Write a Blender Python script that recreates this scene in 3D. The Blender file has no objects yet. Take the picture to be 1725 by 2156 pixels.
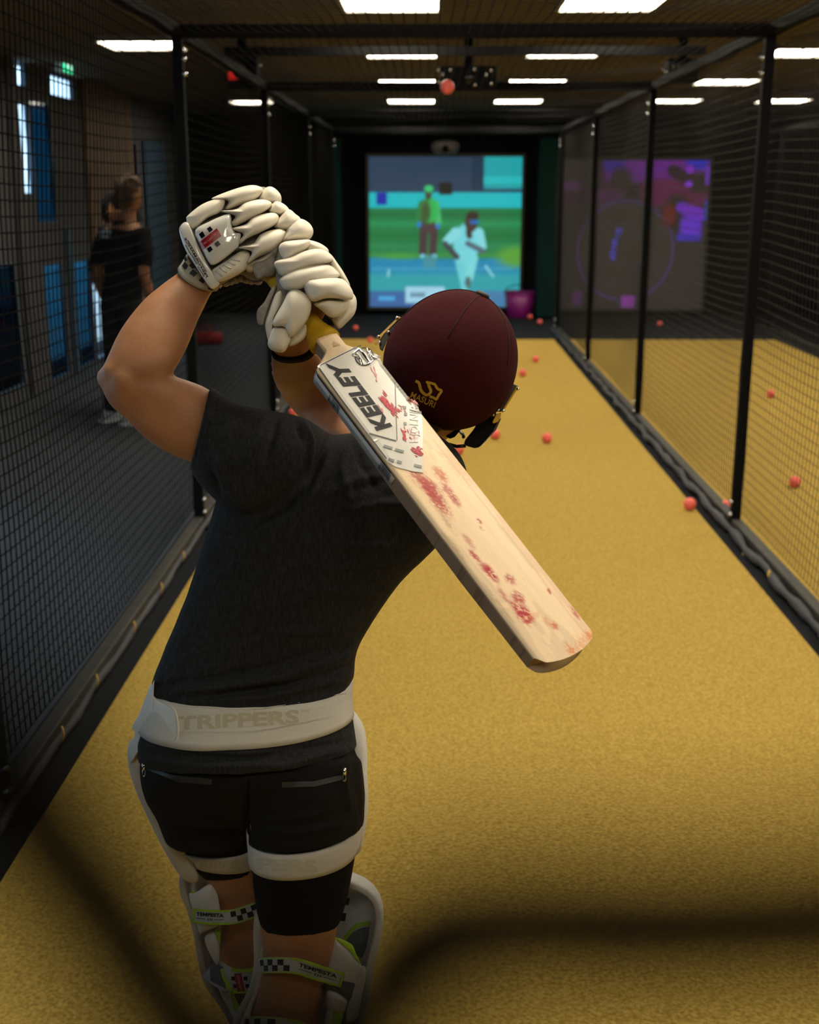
import bpy, bmesh, math, random
import numpy as np
from mathutils import Vector, Matrix
from mathutils.bvhtree import BVHTree

random.seed(7); rng = np.random.default_rng(7)
sc = bpy.context.scene
COL = sc.collection

# ------------------------------------------------------------------ camera, world, exposure
W, H, FPX = 1725, 2156, 2516.0
CAM = np.array([0.0, 0.0, 1.75])
TH = math.atan(673 / FPX); PS = math.atan(45.5 * math.cos(TH) / FPX)
FWD = np.array([-math.sin(PS) * math.cos(TH), math.cos(PS) * math.cos(TH), -math.sin(TH)])
RGT = np.array([math.cos(PS), math.sin(PS), 0.0])
UPV = np.cross(RGT, FWD)
cd = bpy.data.cameras.new('camera'); cam = bpy.data.objects.new('camera', cd); COL.objects.link(cam)
cam.location = CAM; cam.rotation_euler = (math.pi / 2 - TH, 0, PS)
cd.sensor_fit = 'HORIZONTAL'; cd.sensor_width = 24.0; cd.lens = FPX / W * 24.0
cd.clip_start = 0.01; cd.clip_end = 200
cd.dof.use_dof = True; cd.dof.focus_distance = 1.93; cd.dof.aperture_fstop = 4.2
sc.camera = cam

wd = bpy.data.worlds.new('world'); sc.world = wd; wd.use_nodes = True
wd.node_tree.nodes['Background'].inputs[0].default_value = (0.62, 0.82, 1.0, 1)
wd.node_tree.nodes['Background'].inputs[1].default_value = 2.2
PANEL_STRENGTH = 23.0
sc.view_settings.view_transform = 'Standard'; sc.view_settings.look = 'None'
sc.view_settings.exposure = 0.22; sc.view_settings.gamma = 1.0
sc.view_settings.use_curve_mapping = False
sc.cycles.adaptive_threshold = 0.02; sc.cycles.max_bounces = 6; sc.cycles.diffuse_bounces = 3; sc.cycles.transparent_max_bounces = 8

# ------------------------------------------------------------------ geometry helpers
def nrm(v):
    v = np.asarray(v, float); return v / (np.linalg.norm(v) + 1e-12)
def raydir(px, py):
    return FWD + RGT * (px - 862.5) / FPX - UPV * (py - 1078.0) / FPX
def at(px, py, Z): return CAM + raydir(px, py) * Z           # a point at axial depth Z
def atY(px, py, Y): d = raydir(px, py); return CAM + d * (Y / d[1])
def atX(px, py, X): d = raydir(px, py); return CAM + d * (X / d[0])
def atz(px, py, z=0.0): d = raydir(px, py); return CAM + d * ((z - CAM[2]) / d[2])
def proj(P):
    P = np.asarray(P, float) - CAM; z = P @ FWD
    return 862.5 + FPX * (P @ RGT) / z, 1078.0 - FPX * (P @ UPV) / z, z

def mesh(name, V, F, m=None, parent=None, smooth=True, kind=None):
    me = bpy.data.meshes.new(name)
    me.from_pydata([tuple(map(float, v)) for v in V], [], [tuple(map(int, f)) for f in F]); me.update()
    if smooth: me.polygons.foreach_set('use_smooth', [True] * len(me.polygons))
    o = bpy.data.objects.new(name, me); COL.objects.link(o)
    if m is not None: me.materials.append(m)
    if parent is not None: attach(o, parent)
    if kind: o['kind'] = kind
    return o
def attach(o, parent):
    o.parent = parent
    L = Matrix.Identity(4); p = parent
    while p is not None:
        L = p.matrix_basis @ L if p.parent is None else p.matrix_parent_inverse @ p.matrix_basis @ L
        p = p.parent
    o.matrix_parent_inverse = L.inverted()
def tag(o, label, cat, group=None):
    o['label'] = label; o['category'] = cat
    if group: o['group'] = group
    return o
def thing(name, label, cat, loc=(0, 0, 0), group=None):
    o = bpy.data.objects.new(name, None); COL.objects.link(o); o.location = tuple(map(float, loc)); o.empty_display_size = 0.05
    return tag(o, label, cat, group)
def struct(o, label=None):
    o['kind'] = 'structure'
    if label: o['label'] = label
    return o

def boxVF(c, s, ax=None):
    c = np.asarray(c, float); s = np.asarray(s, float) / 2
    A = np.eye(3) if ax is None else np.asarray([nrm(a) for a in ax])
    V = [c + A[0] * s[0] * i + A[1] * s[1] * j + A[2] * s[2] * k for i in (-1, 1) for j in (-1, 1) for k in (-1, 1)]
    F = [(0, 1, 3, 2), (4, 6, 7, 5), (0, 4, 5, 1), (2, 3, 7, 6), (0, 2, 6, 4), (1, 5, 7, 3)]
    return V, F
def joinVF(parts):
    V, F = [], []
    for v, f in parts:
        n = len(V); V.extend(v); F.extend([tuple(i + n for i in q) for q in f])
    return V, F
def bevel(o, w=0.004, seg=2):
    b = o.modifiers.new('bevel', 'BEVEL'); b.width = w; b.segments = seg; b.limit_method = 'ANGLE'; return o
def box(name, c, s, m, parent=None, ax=None, bev=0.0):
    V, F = boxVF(c, s, ax); o = mesh(name, V, F, m, parent, smooth=False)
    if bev: bevel(o, bev)
    return o
def loftVF(rings, cap=True, closed=True):
    n = len(rings[0]); V = [p for r in rings for p in r]; F = []
    for i in range(len(rings) - 1):
        for j in range(n if closed else n - 1):
            k = (j + 1) % n
            F.append((i * n + j, i * n + k, (i + 1) * n + k, (i + 1) * n + j))
    if cap and closed:
        for i, rev in ((0, True), (len(rings) - 1, False)):
            c = len(V); V.append(np.mean(rings[i], axis=0))
            for j in range(n):
                k = (j + 1) % n
                F.append((i * n + k, i * n + j, c) if rev else (i * n + j, i * n + k, c))
    return V, F
def ringSD(c, S, D, n=24, e=2.0):
    out = []
    for i in range(n):
        a = 2 * math.pi * i / n; ca, sa = math.cos(a), math.sin(a)
        out.append(np.asarray(c) + np.asarray(S) * math.copysign(abs(ca) ** (2 / e), ca) + np.asarray(D) * math.copysign(abs(sa) ** (2 / e), sa))
    return out
def tubeVF(P, r, n=8, cap=True):
    P = [np.asarray(p, float) for p in P]; r = r if hasattr(r, '__len__') else [r] * len(P)
    rings = []; prev = None
    for i, p in enumerate(P):
        t = nrm(P[min(i + 1, len(P) - 1)] - P[max(i - 1, 0)])
        if prev is None:
            a = np.array([0, 0, 1.0]) if abs(t[2]) < 0.9 else np.array([1.0, 0, 0]); s = nrm(np.cross(t, a))
        else: s = nrm(prev - t * np.dot(prev, t))
        prev = s; d = np.cross(t, s); rings.append(ringSD(p, s * r[i], d * r[i], n))
    return loftVF(rings, cap)
def spline(P, n):
    P = [np.asarray(p, float) for p in P]; out = []
    for q in range(n):
        t = q / (n - 1) * (len(P) - 1); i = min(int(t), len(P) - 2); f = t - i
        p0, p1, p2, p3 = P[max(i - 1, 0)], P[i], P[i + 1], P[min(i + 2, len(P) - 1)]
        out.append(0.5 * (2 * p1 + (p2 - p0) * f + (2 * p0 - 5 * p1 + 4 * p2 - p3) * f * f + (3 * p1 - p0 - 3 * p2 + p3) * f ** 3))
    return out
def closed_spline(P, n):
    P = [np.asarray(p, float) for p in P]; m = len(P); out = []
    for q in range(n):
        t = q / n * m; i = int(t); f = t - i
        p0, p1, p2, p3 = P[(i - 1) % m], P[i % m], P[(i + 1) % m], P[(i + 2) % m]
        out.append(0.5 * (2 * p1 + (p2 - p0) * f + (2 * p0 - 5 * p1 + 4 * p2 - p3) * f * f + (3 * p1 - p0 - 3 * p2 + p3) * f ** 3))
    return out
def remesh(parts, voxel, smooth=6):
    V, F = joinVF(parts); o = mesh('tmp', V, F)
    md = o.modifiers.new('r', 'REMESH'); md.mode = 'VOXEL'; md.voxel_size = voxel; md.use_smooth_shade = True
    if smooth:
        s = o.modifiers.new('s', 'SMOOTH'); s.iterations = smooth; s.factor = 0.5
    dg = bpy.context.evaluated_depsgraph_get(); dg.update()
    ev = o.evaluated_get(dg); me = ev.to_mesh()
    n = len(me.vertices); co = np.empty(n * 3, np.float32); me.vertices.foreach_get('co', co)
    V2 = co.reshape(-1, 3).astype(float); F2 = [tuple(p.vertices) for p in me.polygons]
    ev.to_mesh_clear(); old = o.data; bpy.data.objects.remove(o); bpy.data.meshes.remove(old)
    return V2, F2
def normals(V, F):
    V = np.asarray(V); N = np.zeros_like(V)
    for k in (3, 4):
        Q = np.array([f for f in F if len(f) == k])
        if len(Q):
            n = np.cross(V[Q[:, 1]] - V[Q[:, 0]], V[Q[:, 2]] - V[Q[:, 0]])
            for i in range(k): np.add.at(N, Q[:, i], n)
    return N / (np.linalg.norm(N, axis=1)[:, None] + 1e-12)
def bvh(V, F): return BVHTree.FromPolygons([tuple(map(float, v)) for v in V], [tuple(f) for f in F])
def hit(tree, px, py):
    d = nrm(raydir(px, py)); r = tree.ray_cast(Vector(CAM), Vector(d))
    if r[0] is None: return None, None
    n = np.array(r[1]); n = -n if np.dot(n, d) > 0 else n
    return np.array(r[0]), n

# ------------------------------------------------------------------ materials
MATS = {}
def mat(name, col, rough=0.6, metal=0.0, spec=0.5, var=None, scale=40.0, bump=0.0, bscale=None, emit=None, estr=0.0, coat=0.0, sheen=0.0, detail=4.0, stretch=None, vcol=False, trans=0.0, subsurf=0.0):
    if name in MATS: return MATS[name]
    m = bpy.data.materials.new(name); m.use_nodes = True; nt = m.node_tree; b = nt.nodes['Principled BSDF']
    b.inputs['Base Color'].default_value = (*col, 1); b.inputs['Roughness'].default_value = rough
    b.inputs['Metallic'].default_value = metal; b.inputs['Specular IOR Level'].default_value = spec
    if coat: b.inputs['Coat Weight'].default_value = coat; b.inputs['Coat Roughness'].default_value = 0.08
    if sheen: b.inputs['Sheen Weight'].default_value = sheen
    if trans: b.inputs['Transmission Weight'].default_value = trans
    if subsurf: b.inputs['Subsurface Weight'].default_value = subsurf; b.inputs['Subsurface Radius'].default_value = (0.012, 0.005, 0.003)
    src = None
    if vcol:
        a = nt.nodes.new('ShaderNodeVertexColor'); a.layer_name = 'Col'; src = a.outputs['Color']; nt.links.new(src, b.inputs['Base Color'])
    if var is not None or bump:
        tc = nt.nodes.new('ShaderNodeTexCoord'); mp = nt.nodes.new('ShaderNodeMapping'); nt.links.new(tc.outputs['Object'], mp.inputs[0])
        if stretch: mp.inputs['Scale'].default_value = stretch
        if var is not None:
            nz = nt.nodes.new('ShaderNodeTexNoise'); nz.inputs['Scale'].default_value = scale; nz.inputs['Detail'].default_value = detail
            nt.links.new(mp.outputs[0], nz.inputs['Vector'])
            cr = nt.nodes.new('ShaderNodeValToRGB'); cr.color_ramp.elements[0].position = 0.3; cr.color_ramp.elements[1].position = 0.7
            cr.color_ramp.elements[0].color = (*col, 1); cr.color_ramp.elements[1].color = (*var, 1)
            nt.links.new(nz.outputs[0], cr.inputs[0])
            if src is None: nt.links.new(cr.outputs[0], b.inputs['Base Color'])
        if bump:
            n2 = nt.nodes.new('ShaderNodeTexNoise'); n2.inputs['Scale'].default_value = bscale or scale * 3; n2.inputs['Detail'].default_value = 3
            nt.links.new(mp.outputs[0], n2.inputs['Vector'])
            bp = nt.nodes.new('ShaderNodeBump'); bp.inputs['Strength'].default_value = bump; bp.inputs['Distance'].default_value = 0.004
            nt.links.new(n2.outputs[0], bp.inputs['Height']); nt.links.new(bp.outputs[0], b.inputs['Normal'])
    if emit is not None:
        b.inputs['Emission Color'].default_value = (*emit, 1); b.inputs['Emission Strength'].default_value = estr
    MATS[name] = m; return m

M_black = mat('black steel', (0.004, 0.004, 0.0045), 0.7, spec=0.08)
M_rail = mat('worn dark rail', (0.045, 0.04, 0.032), 0.55, var=(0.02, 0.02, 0.018), scale=25)
M_net = mat('black nylon net', (0.0025, 0.0024, 0.0023), 0.8, spec=0.04)
M_net_lit = mat('lit-look black nylon net', (0.022, 0.021, 0.018), 0.7, spec=0.2)  # paler copy of the net black, light on the right net's cords put into colour
M_wall = mat('black wall', (0.0035, 0.0035, 0.004), 0.9, spec=0.1, var=(0.005, 0.005, 0.006), scale=3)
M_floor = mat('charcoal carpet', (0.012, 0.013, 0.016), 0.95, spec=0.08, var=(0.021, 0.023, 0.029), scale=160, bump=0.4, bscale=500)
M_turf = mat('mustard turf', (0.325, 0.205, 0.034), 0.95, spec=0.1, var=(0.60, 0.41, 0.10), scale=105, bump=0.9, bscale=260, detail=8)
M_ceil = mat('brown ceiling board', (0.15, 0.128, 0.10), 0.9, spec=.1, var=(0.125, 0.107, 0.083), scale=6)
M_bolt = mat('bright zinc bolt', (0.7, 0.72, 0.75), 0.18, metal=1.0)
M_ball = mat('coral pink ball', (0.95, 0.17, 0.13), 0.5, var=(0.88, 0.13, 0.10), scale=60)
M_white = mat('white paint', (0.75, 0.75, 0.74), 0.5)
M_tie = mat('yellow tie', (0.55, 0.33, 0.05), 0.5)

# ------------------------------------------------------------------ the room
XL, XR, YB, YF, ZC = -3.55, 5.3, -1.8, 17.9, 2.84
NL, NR, NTOP = -1.24, 1.635, 2.48
def slab(name, c, s, m, label):
    return struct(box(name, c, s, m), label)
slab('floor', ((XL + XR) / 2 - 0.1, (YB + YF) / 2, -0.05), (XR - XL + 0.8, YF - YB + 0.4, 0.1), M_floor, 'dark charcoal carpet floor around the lanes')
slab('floor_walkway', ((XL + NL - .08) / 2, (YB + YF) / 2, 0.002), (NL - .08 - XL - .002, YF - YB, 0.004), mat('blue grey carpet', (0.065, 0.072, 0.085), 0.95, spec=0.1, var=(0.085, 0.095, 0.11), scale=120, bump=0.4, bscale=400), 'blue grey carpet of the walkway outside the left net')
slab('floor_turf', (0.198, 7.0, 0.006), (2.625, 15.4, 0.012), M_turf, 'mustard yellow turf strip of the lane the batter stands on')
slab('floor_turf', (2.95, 7.0, 0.006), (2.50, 15.4, 0.012), M_turf, 'mustard yellow turf strip beyond the right net')
slab('ceiling', ((XL + XR) / 2, (YB + YF) / 2, ZC + 0.05), (XR - XL + 0.3, YF - YB + 0.4, 0.1), M_ceil, 'dim brown ceiling above the net roof')
slab('wall_far', ((XL + XR) / 2, YF + 0.1, 1.42), (XR - XL + 0.4, 0.2, 2.84), M_wall, 'black end wall carrying both screens')
slab('wall_right', (XR + 0.1, (YB + YF) / 2, 1.42), (0.2, YF - YB, 2.84), M_wall, 'black wall beyond the neighbouring lane')
slab('wall_back', ((XL + XR) / 2, YB - 0.1, 1.42), (XR - XL + 0.4, 0.2, 2.84), M_wall, 'black wall behind the camera')

# left wall: dark piers around glazed openings (Y range, z range from where they stand on the wall)
M_pier = mat('dark pier', (0.085, 0.085, 0.092), 0.8, var=(0.07, 0.07, 0.076), scale=4)
M_tan = mat('tan timber cladding', (0.16, 0.10, 0.06), 0.7, var=(0.21, 0.135, 0.08), scale=8, stretch=(1, 6, 0.4))
M_blueframe = mat('blue grey frame', (0.055, 0.10, 0.16), 0.5)
M_glass = mat('blue tinted pane', (0.05, 0.22, 0.42), 0.05)
def tint_glass(name, col):
    m = bpy.data.materials.new(name); m.use_nodes = True; nt = m.node_tree; nt.nodes.clear()
    o = nt.nodes.new('ShaderNodeOutputMaterial'); t = nt.nodes.new('ShaderNodeBsdfTransparent'); g = nt.nodes.new('ShaderNodeBsdfGlossy'); x = nt.nodes.new('ShaderNodeMixShader')
    t.inputs[0].default_value = (*col, 1); g.inputs['Roughness'].default_value = 0.05; x.inputs[0].default_value = 0.05
    nt.links.new(t.outputs[0], x.inputs[1]); nt.links.new(g.outputs[0], x.inputs[2]); nt.links.new(x.outputs[0], o.inputs[0]); return m
M_gblue = tint_glass('blue solar glass', (0.04, 0.115, 0.16)); M_gpale = tint_glass('pale blue glass', (0.10, 0.24, 0.32)); M_gdark = tint_glass('dark blue glass', (0.010, 0.035, 0.06)); M_gclear = tint_glass('clear glass', (0.85, 0.93, 0.97))
# each window: image span on the wall x0,x1 and heights y_top,y_bottom at its middle
WIN = [(-60, 26, 560, 842, M_gdark, 'dark blue glazed door leaf at the frame edge'),
       (46, 79, 132, 190, M_gclear, 'short bright transom pane high on the left wall'), (46, 79, 218, 412, M_gclear, 'tall bright white window slot in the left wall'),
       (82, 124, 215, 470, M_gblue, 'blue tinted window beside the tall white slot'), (86, 126, 555, 806, M_gpale, 'blue glazed door leaf below the tall window'),
       (126, 174, 166, 214, M_gclear, 'bright square window below the exit sign'), (138, 184, 548, 792, M_gpale, 'blue glazed door leaf next to the standing people'),
       (187, 232, 520, 775, M_gclear, 'bright door opening beside the standing people'), (286, 298, 300, 520, M_gblue, 'thin blue window slit beside the timber pier'),
       (396, 424, 245, 274, M_gclear, 'small bright window left of the post'), (452, 480, 312, 440, M_gblue, 'narrow blue window near the far end')]
cells = []
for k, (x0, x1, y0, y1, gm, lab) in enumerate(WIN):
    a, b = atX(x0, 500, XL), atX(x1, 500, XL); xm = (x0 + x1) / 2
    zt, zb = atX(xm, y0, XL)[2], atX(xm, y1, XL)[2]
    cells.append((a[1], b[1], max(zb, 0.02), zt, gm, lab))
for (y0_, y1_, lab) in ((0.6, 2.2, 'assumed unseen wide clear window in the left wall beside the camera end'), (2.6, 4.2, 'assumed unseen wide clear window in the left wall level with the batter'), (4.6, 6.2, 'assumed unseen wide clear window in the left wall just outside the picture')):  # unseen windows, assumed from the blue daylight on the batter's left side
    cells.append((y0_, y1_, 0.25, 2.35, M_gclear, lab))
ys = sorted({YB, YF} | {c[0] for c in cells} | {c[1] for c in cells}); zs = sorted({0.0, ZC} | {c[2] for c in cells} | {c[3] for c in cells})
parts = []
for i in range(len(ys) - 1):
    run = None
    for j in range(len(zs) - 1):
        ym, zm = (ys[i] + ys[i + 1]) / 2, (zs[j] + zs[j + 1]) / 2
        hole = any(c[0] < ym < c[1] and c[2] < zm < c[3] for c in cells)
        if not hole: run = (run[0], zs[j + 1]) if run else (zs[j], zs[j + 1])
        if (hole or j == len(zs) - 2) and run:
            parts.append(boxVF((XL - 0.012, (ys[i] + ys[i + 1]) / 2, (run[0] + run[1]) / 2), (0.024, ys[i + 1] - ys[i], run[1] - run[0]))); run = None
V, F = joinVF(parts); struct(mesh('wall_left', V, F, M_pier, smooth=False), 'dark left wall with glazed openings')
for k, (a, b, zb, zt, gm, lab) in enumerate(cells):
    w = thing('window_%d' % (k + 1), lab, 'window', (XL, (a + b) / 2, zb)); struct(w); del w['category']
    fr = 0.022
    V, F = joinVF([boxVF((XL - 0.012, a + fr / 2, (zb + zt) / 2), (0.034, fr, zt - zb)), boxVF((XL - 0.012, b - fr / 2, (zb + zt) / 2), (0.034, fr, zt - zb)),
                   boxVF((XL - 0.012, (a + b) / 2, zb + fr / 2), (0.034, b - a, fr)), boxVF((XL - 0.012, (a + b) / 2, zt - fr / 2), (0.034, b - a, fr))])
    mesh('window_frame', V, F, M_blueframe, w, smooth=False)
    box('pane', (XL - 0.012, (a + b) / 2, (zb + zt) / 2), (0.006, b - a - 2 * fr, zt - zb - 2 * fr), gm, w)
# tan timber boards and blue grey strips fixed on the left wall
def pier(name, x0, x1, y0, y1, m, label, thick=0.03):
    a, b = atX(x0, 400, XL), atX(x1, 400, XL); xm = (x0 + x1) / 2; zt, zb = min(atX(xm, y0, XL)[2], ZC - .01), max(atX(xm, y1, XL)[2], 0.01)
    return struct(box(name, (XL + 0.008 + thick / 2, (a[1] + b[1]) / 2, (zt + zb) / 2), (thick, b[1] - a[1], zt - zb), m), label)
for k in range(6):
    x0 = 182 + k * 16.5
    pier('trim_%d' % (k + 1), x0, x0 + 15.5, 100, 515, M_tan, 'upright tan timber board on the left wall, number %s from the windows' % ('one', 'two', 'three', 'four', 'five', 'six')[k])
pier('trim_7', 303, 345, 300, 640, M_blueframe, 'blue grey strip right of the timber boards')
pier('trim_8', 28, 44, 100, 860, M_pier, 'dark mullion at the left picture edge')
pier('trim_9', 128, 137, 480, 830, M_blueframe, 'blue grey mullion between the two blue door leaves')
# outdoor paving seen through the openings
slab('ground_outside', (XL - 6.2, 9, -0.06), (12, 40, 0.1), mat('pale paving', (0.6, 0.6, 0.58), 0.9), 'pale paving outside the left windows')

# exit sign
p = atX(133, 122, -3.25); es = thing('exit_sign', 'small green lit exit sign hanging on the left wall', 'sign', (p[0], p[1], p[2] - 0.12))
box('sign_case', p, (0.05, 0.34, 0.26), M_white, es, bev=0.006)
box('sign_face', p + np.array([0.028, 0, -0.045]), (0.006, 0.31, 0.15), mat('lit green', (0.02, 0.4, 0.2), 0.4, emit=(0.03, 0.75, 0.35), estr=1.2), es)
box('sign_header', p + np.array([0.028, 0, 0.075]), (0.006, 0.31, 0.08), mat('lit white', (0.8, 0.9, 0.85), 0.4, emit=(0.8, 1, 0.9), estr=1.0), es)
V, F = joinVF([boxVF(p + np.array([0.033, -0.05, -0.045]), (0.004, 0.10, 0.025)), boxVF(p + np.array([0.033, 0.01, -0.045]), (0.004, 0.05, 0.05), ax=((1, 0, 0), (0, 1, 1), (0, -1, 1))), boxVF(p + np.array([0.033, 0.09, -0.045]), (0.004, 0.05, 0.10))])
mesh('sign_pictogram', V, F, mat('lit white', (0.8, 0.9, 0.85)), es, smooth=False)

# ------------------------------------------------------------------ ceiling light panels
M_panel = mat('lit panel', (0.9, 0.9, 0.85), 0.4, emit=(1.0, 0.90, 0.71), estr=PANEL_STRENGTH)
M_pframe = mat('panel frame', (0.35, 0.33, 0.30), 0.5)
ROWN = {0: 'nearest the camera', 1: 'second from the camera', 2: 'third from the camera', 3: 'fourth from the camera', 4: 'fifth from the camera, nearest in view', 5: 'second row in view', 6: 'third row in view', 7: 'row farthest away'}
def lamp(X, Y, label, grp):
    t = thing('ceiling_light', label, 'light', (X, Y, ZC - 0.04), grp)
    w = 0.60
    V, F = joinVF([boxVF((X - w / 2 + .012, Y, ZC - 0.02), (.024, w, .04)), boxVF((X + w / 2 - .012, Y, ZC - 0.02), (.024, w, .04)), boxVF((X, Y - w / 2 + .012, ZC - 0.02), (w, .024, .04)), boxVF((X, Y + w / 2 - .012, ZC - 0.02), (w, .024, .04))])
    mesh('light_frame', V, F, M_pframe, t, smooth=False)
    box('diffuser', (X, Y, ZC - 0.018), (w - .05, w - .05, .02), M_panel, t)
YR = [-0.11 + 2.56 * k for k in range(7)]  # rows above camera and batter are unseen, assumed from light on bat and gloves
for k, Y in enumerate(YR):
    nm = ['assumed unseen row above the camera', 'assumed unseen row above the batter', 'row just above the frame', 'nearest row in view', 'second row', 'third row', 'farthest row'][k]
    for X, sd in ((-0.24, 'left column of the lane'), (1.04, 'right column of the lane'), (2.92, 'left column beyond the right net'), (4.20, 'right column beyond the right net')):
        lamp(X, Y - 0.1, 'square ceiling panel, %s, %s' % (sd, nm), 'ceiling light panels')
for Y, nm in ((9.45, 'nearer of two outside the left net'), (15.3, 'farther of two outside the left net')):
    lamp(-2.15, Y, 'square ceiling light panel, %s' % nm, 'ceiling light panels')

# ------------------------------------------------------------------ cage frame: posts, rails, cross bars
fr = thing('cage_frame', 'black steel frame of posts and bars carrying the lane nets', 'frame', (0.2, 8, 0))
PY = [0.12, 3.1, 6.2, 9.34, 12.45, 15.6]
for X in (NL, NR):
    for Y in PY:
        p = box('post', (X, Y, NTOP / 2), (0.05, 0.05, NTOP), M_black, fr, bev=0.004)
        s = 1 if X < 0 else -1
        box('base_plate', (X, Y, 0.008), (0.13, 0.13, 0.012), M_black, fr)
        for dz in (0.09, 0.16, NTOP - 0.10, NTOP - 0.17):
            V, F = tubeVF([(X + s * 0.024, Y - 0.012, dz), (X + s * 0.038, Y - 0.022, dz)], 0.011, 8); mesh('bolt', V, F, M_bolt, p)
    for i in range(len(PY) - 1):
        box('top_rail', (X, (PY[i] + PY[i + 1]) / 2, NTOP + 0.025), (0.05, PY[i + 1] - PY[i] - 0.002, 0.05), M_black, fr)
        box('bottom_rail', (X, (PY[i] + PY[i + 1]) / 2, 0.035), (0.055, PY[i + 1] - PY[i] - 0.06, 0.07), M_rail, fr, bev=0.006)
for Y in PY:
    box('cross_bar', ((NL + NR) / 2, Y, NTOP + 0.026), (NR - NL + 0.05, 0.06, 0.06), M_black, fr, bev=0.004)
box('cross_bar', ((NL + NR) / 2, 7.75, NTOP + 0.10), (NR - NL + 0.05, 0.05, 0.05), M_black, fr)
# the far lane's outer posts
fr2 = thing('cage_frame', 'black steel frame on the far side of the neighbouring lane', 'frame', (4.36, 8, 0))
for Y in PY: box('post', (4.36, Y, NTOP / 2), (0.05, 0.05, NTOP), M_black, fr2)
box('top_rail', (4.36, 8, NTOP + 0.025), (0.05, 16, 0.05), M_black, fr2); box('bottom_rail', (4.36, 8, 0.035), (0.05, 16, 0.07), M_rail, fr2)

# ------------------------------------------------------------------ nets
def cords(P, ax1, ax2, r):
    """P: [N,M,3] polylines -> four-sided cords"""
    P = np.asarray(P); N, M, _ = P.shape
    offs = [np.array(ax1) * r, np.array(ax2) * r, -np.array(ax1) * r, -np.array(ax2) * r]
    V = np.stack([P + o for o in offs], axis=2).reshape(-1, 3)
    b = (np.arange(N)[:, None] * M + np.arange(M - 1)[None]).reshape(-1) * 4
    F = np.concatenate([np.stack([b + k, b + (k + 1) % 4, b + 4 + (k + 1) % 4, b + 4 + k], 1) for k in range(4)])
    return V, F
def net(name, label, fn, us, vs, nu, nv, a_u, a_v, r, r2):
    """fn(u,v)->xyz arrays; cords of constant u run along v and the other way round"""
    vv = np.linspace(vs[0], vs[-1], nv); uu = np.linspace(us[0], us[-1], nu)
    A = fn(us[:, None] + 0 * vv[None], vv[None] + 0 * us[:, None]); B = fn(uu[None] + 0 * vs[:, None], vs[:, None] + 0 * uu[None])
    V1, F1 = cords(A, a_u[0], a_u[1], r); V2, F2 = cords(B, a_v[0], a_v[1], r2)
    V = np.concatenate([V1, V2]); F = np.concatenate([F1, F2 + len(V1)])
    o = mesh(name, V, F, M_net, None, smooth=True); tag(o, label, 'net', 'lane nets'); return o
def sag(Y):
    i = np.clip(np.searchsorted(PY, Y) - 1, 0, len(PY) - 2); pa = np.array(PY); f = (Y - pa[i]) / (pa[i + 1] - pa[i]); return np.sin(np.pi * np.clip(f, 0, 1))
def side(X, sgn, wav):
    def f(Y, Z):
        s = sag(Y); bow = np.sin(np.pi * np.clip(Z / NTOP, 0, 1))
        x = X + sgn * (0.05 * s * bow + 0.008 * np.sin(2.3 * Y + 3 * Z))
        z = Z - wav * s * np.sin(np.pi * np.clip(Z / NTOP, 0, 1)) + 0.004 * np.sin(4.1 * Y + 1.3 * Z) * bow
        y = Y + 0.012 * np.sin(5 * Z + Y)
        return np.stack([x, y, z], -1)
    return f
GAP = 0.048
nl = net('safety_net', 'black square-mesh net hanging along the left side of the lane', side(NL - 0.045, -1, 0.05), np.arange(0.15, 16.6, GAP), np.arange(0.075, NTOP + 0.02, GAP), 200, 26, ((1, 0, 0), (0, 1, 0)), ((1, 0, 0), (0, 0, 1)), 0.0026, 0.0026)
M_keep, M_net = M_net, M_net_lit
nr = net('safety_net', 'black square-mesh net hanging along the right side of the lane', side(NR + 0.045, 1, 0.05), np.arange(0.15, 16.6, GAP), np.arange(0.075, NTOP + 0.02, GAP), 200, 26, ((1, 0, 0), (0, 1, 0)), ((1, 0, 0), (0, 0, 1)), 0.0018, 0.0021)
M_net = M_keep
n3 = net('safety_net', 'black net along the far side of the neighbouring lane', side(4.40, 1, 0.03), np.arange(3.0, 16.6, 0.06), np.arange(0.075, NTOP, 0.06), 100, 14, ((1, 0, 0), (0, 1, 0)), ((1, 0, 0), (0, 0, 1)), 0.0018, 0.0021)
def roof(X, Y):
    s = sag(Y); w = np.sin(np.pi * np.clip((X - NL) / (NR - NL), 0, 1))
    return np.stack([X + 0.006 * np.sin(3 * Y + 5 * X), Y, NTOP - 0.012 - 0.06 * s * (0.25 + 0.75 * w) + 0.006 * np.sin(7 * Y + 4 * X)], -1)
n4 = net('safety_net', 'black square-mesh net forming the roof over the lane', roof, np.arange(NL + 0.02, NR, GAP), np.arange(0.15, 16.5, 2 * GAP), 40, 200, ((1, 0, 0), (0, 0, 1)), ((0, 1, 0), (0, 0, 1)), 0.0030, 0.0007)
def roof2(X, Y): return np.stack([X, Y, NTOP - 0.012 - 0.07 * sag(Y)], -1)
n5 = net('safety_net', 'black net forming the roof over the neighbouring lane', roof2, np.arange(NR + 0.06, 4.34, 0.06), np.arange(2.0, 16.5, 0.12), 24, 120, ((1, 0, 0), (0, 0, 1)), ((0, 1, 0), (0, 0, 1)), 0.0015, 0.0007)
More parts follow.
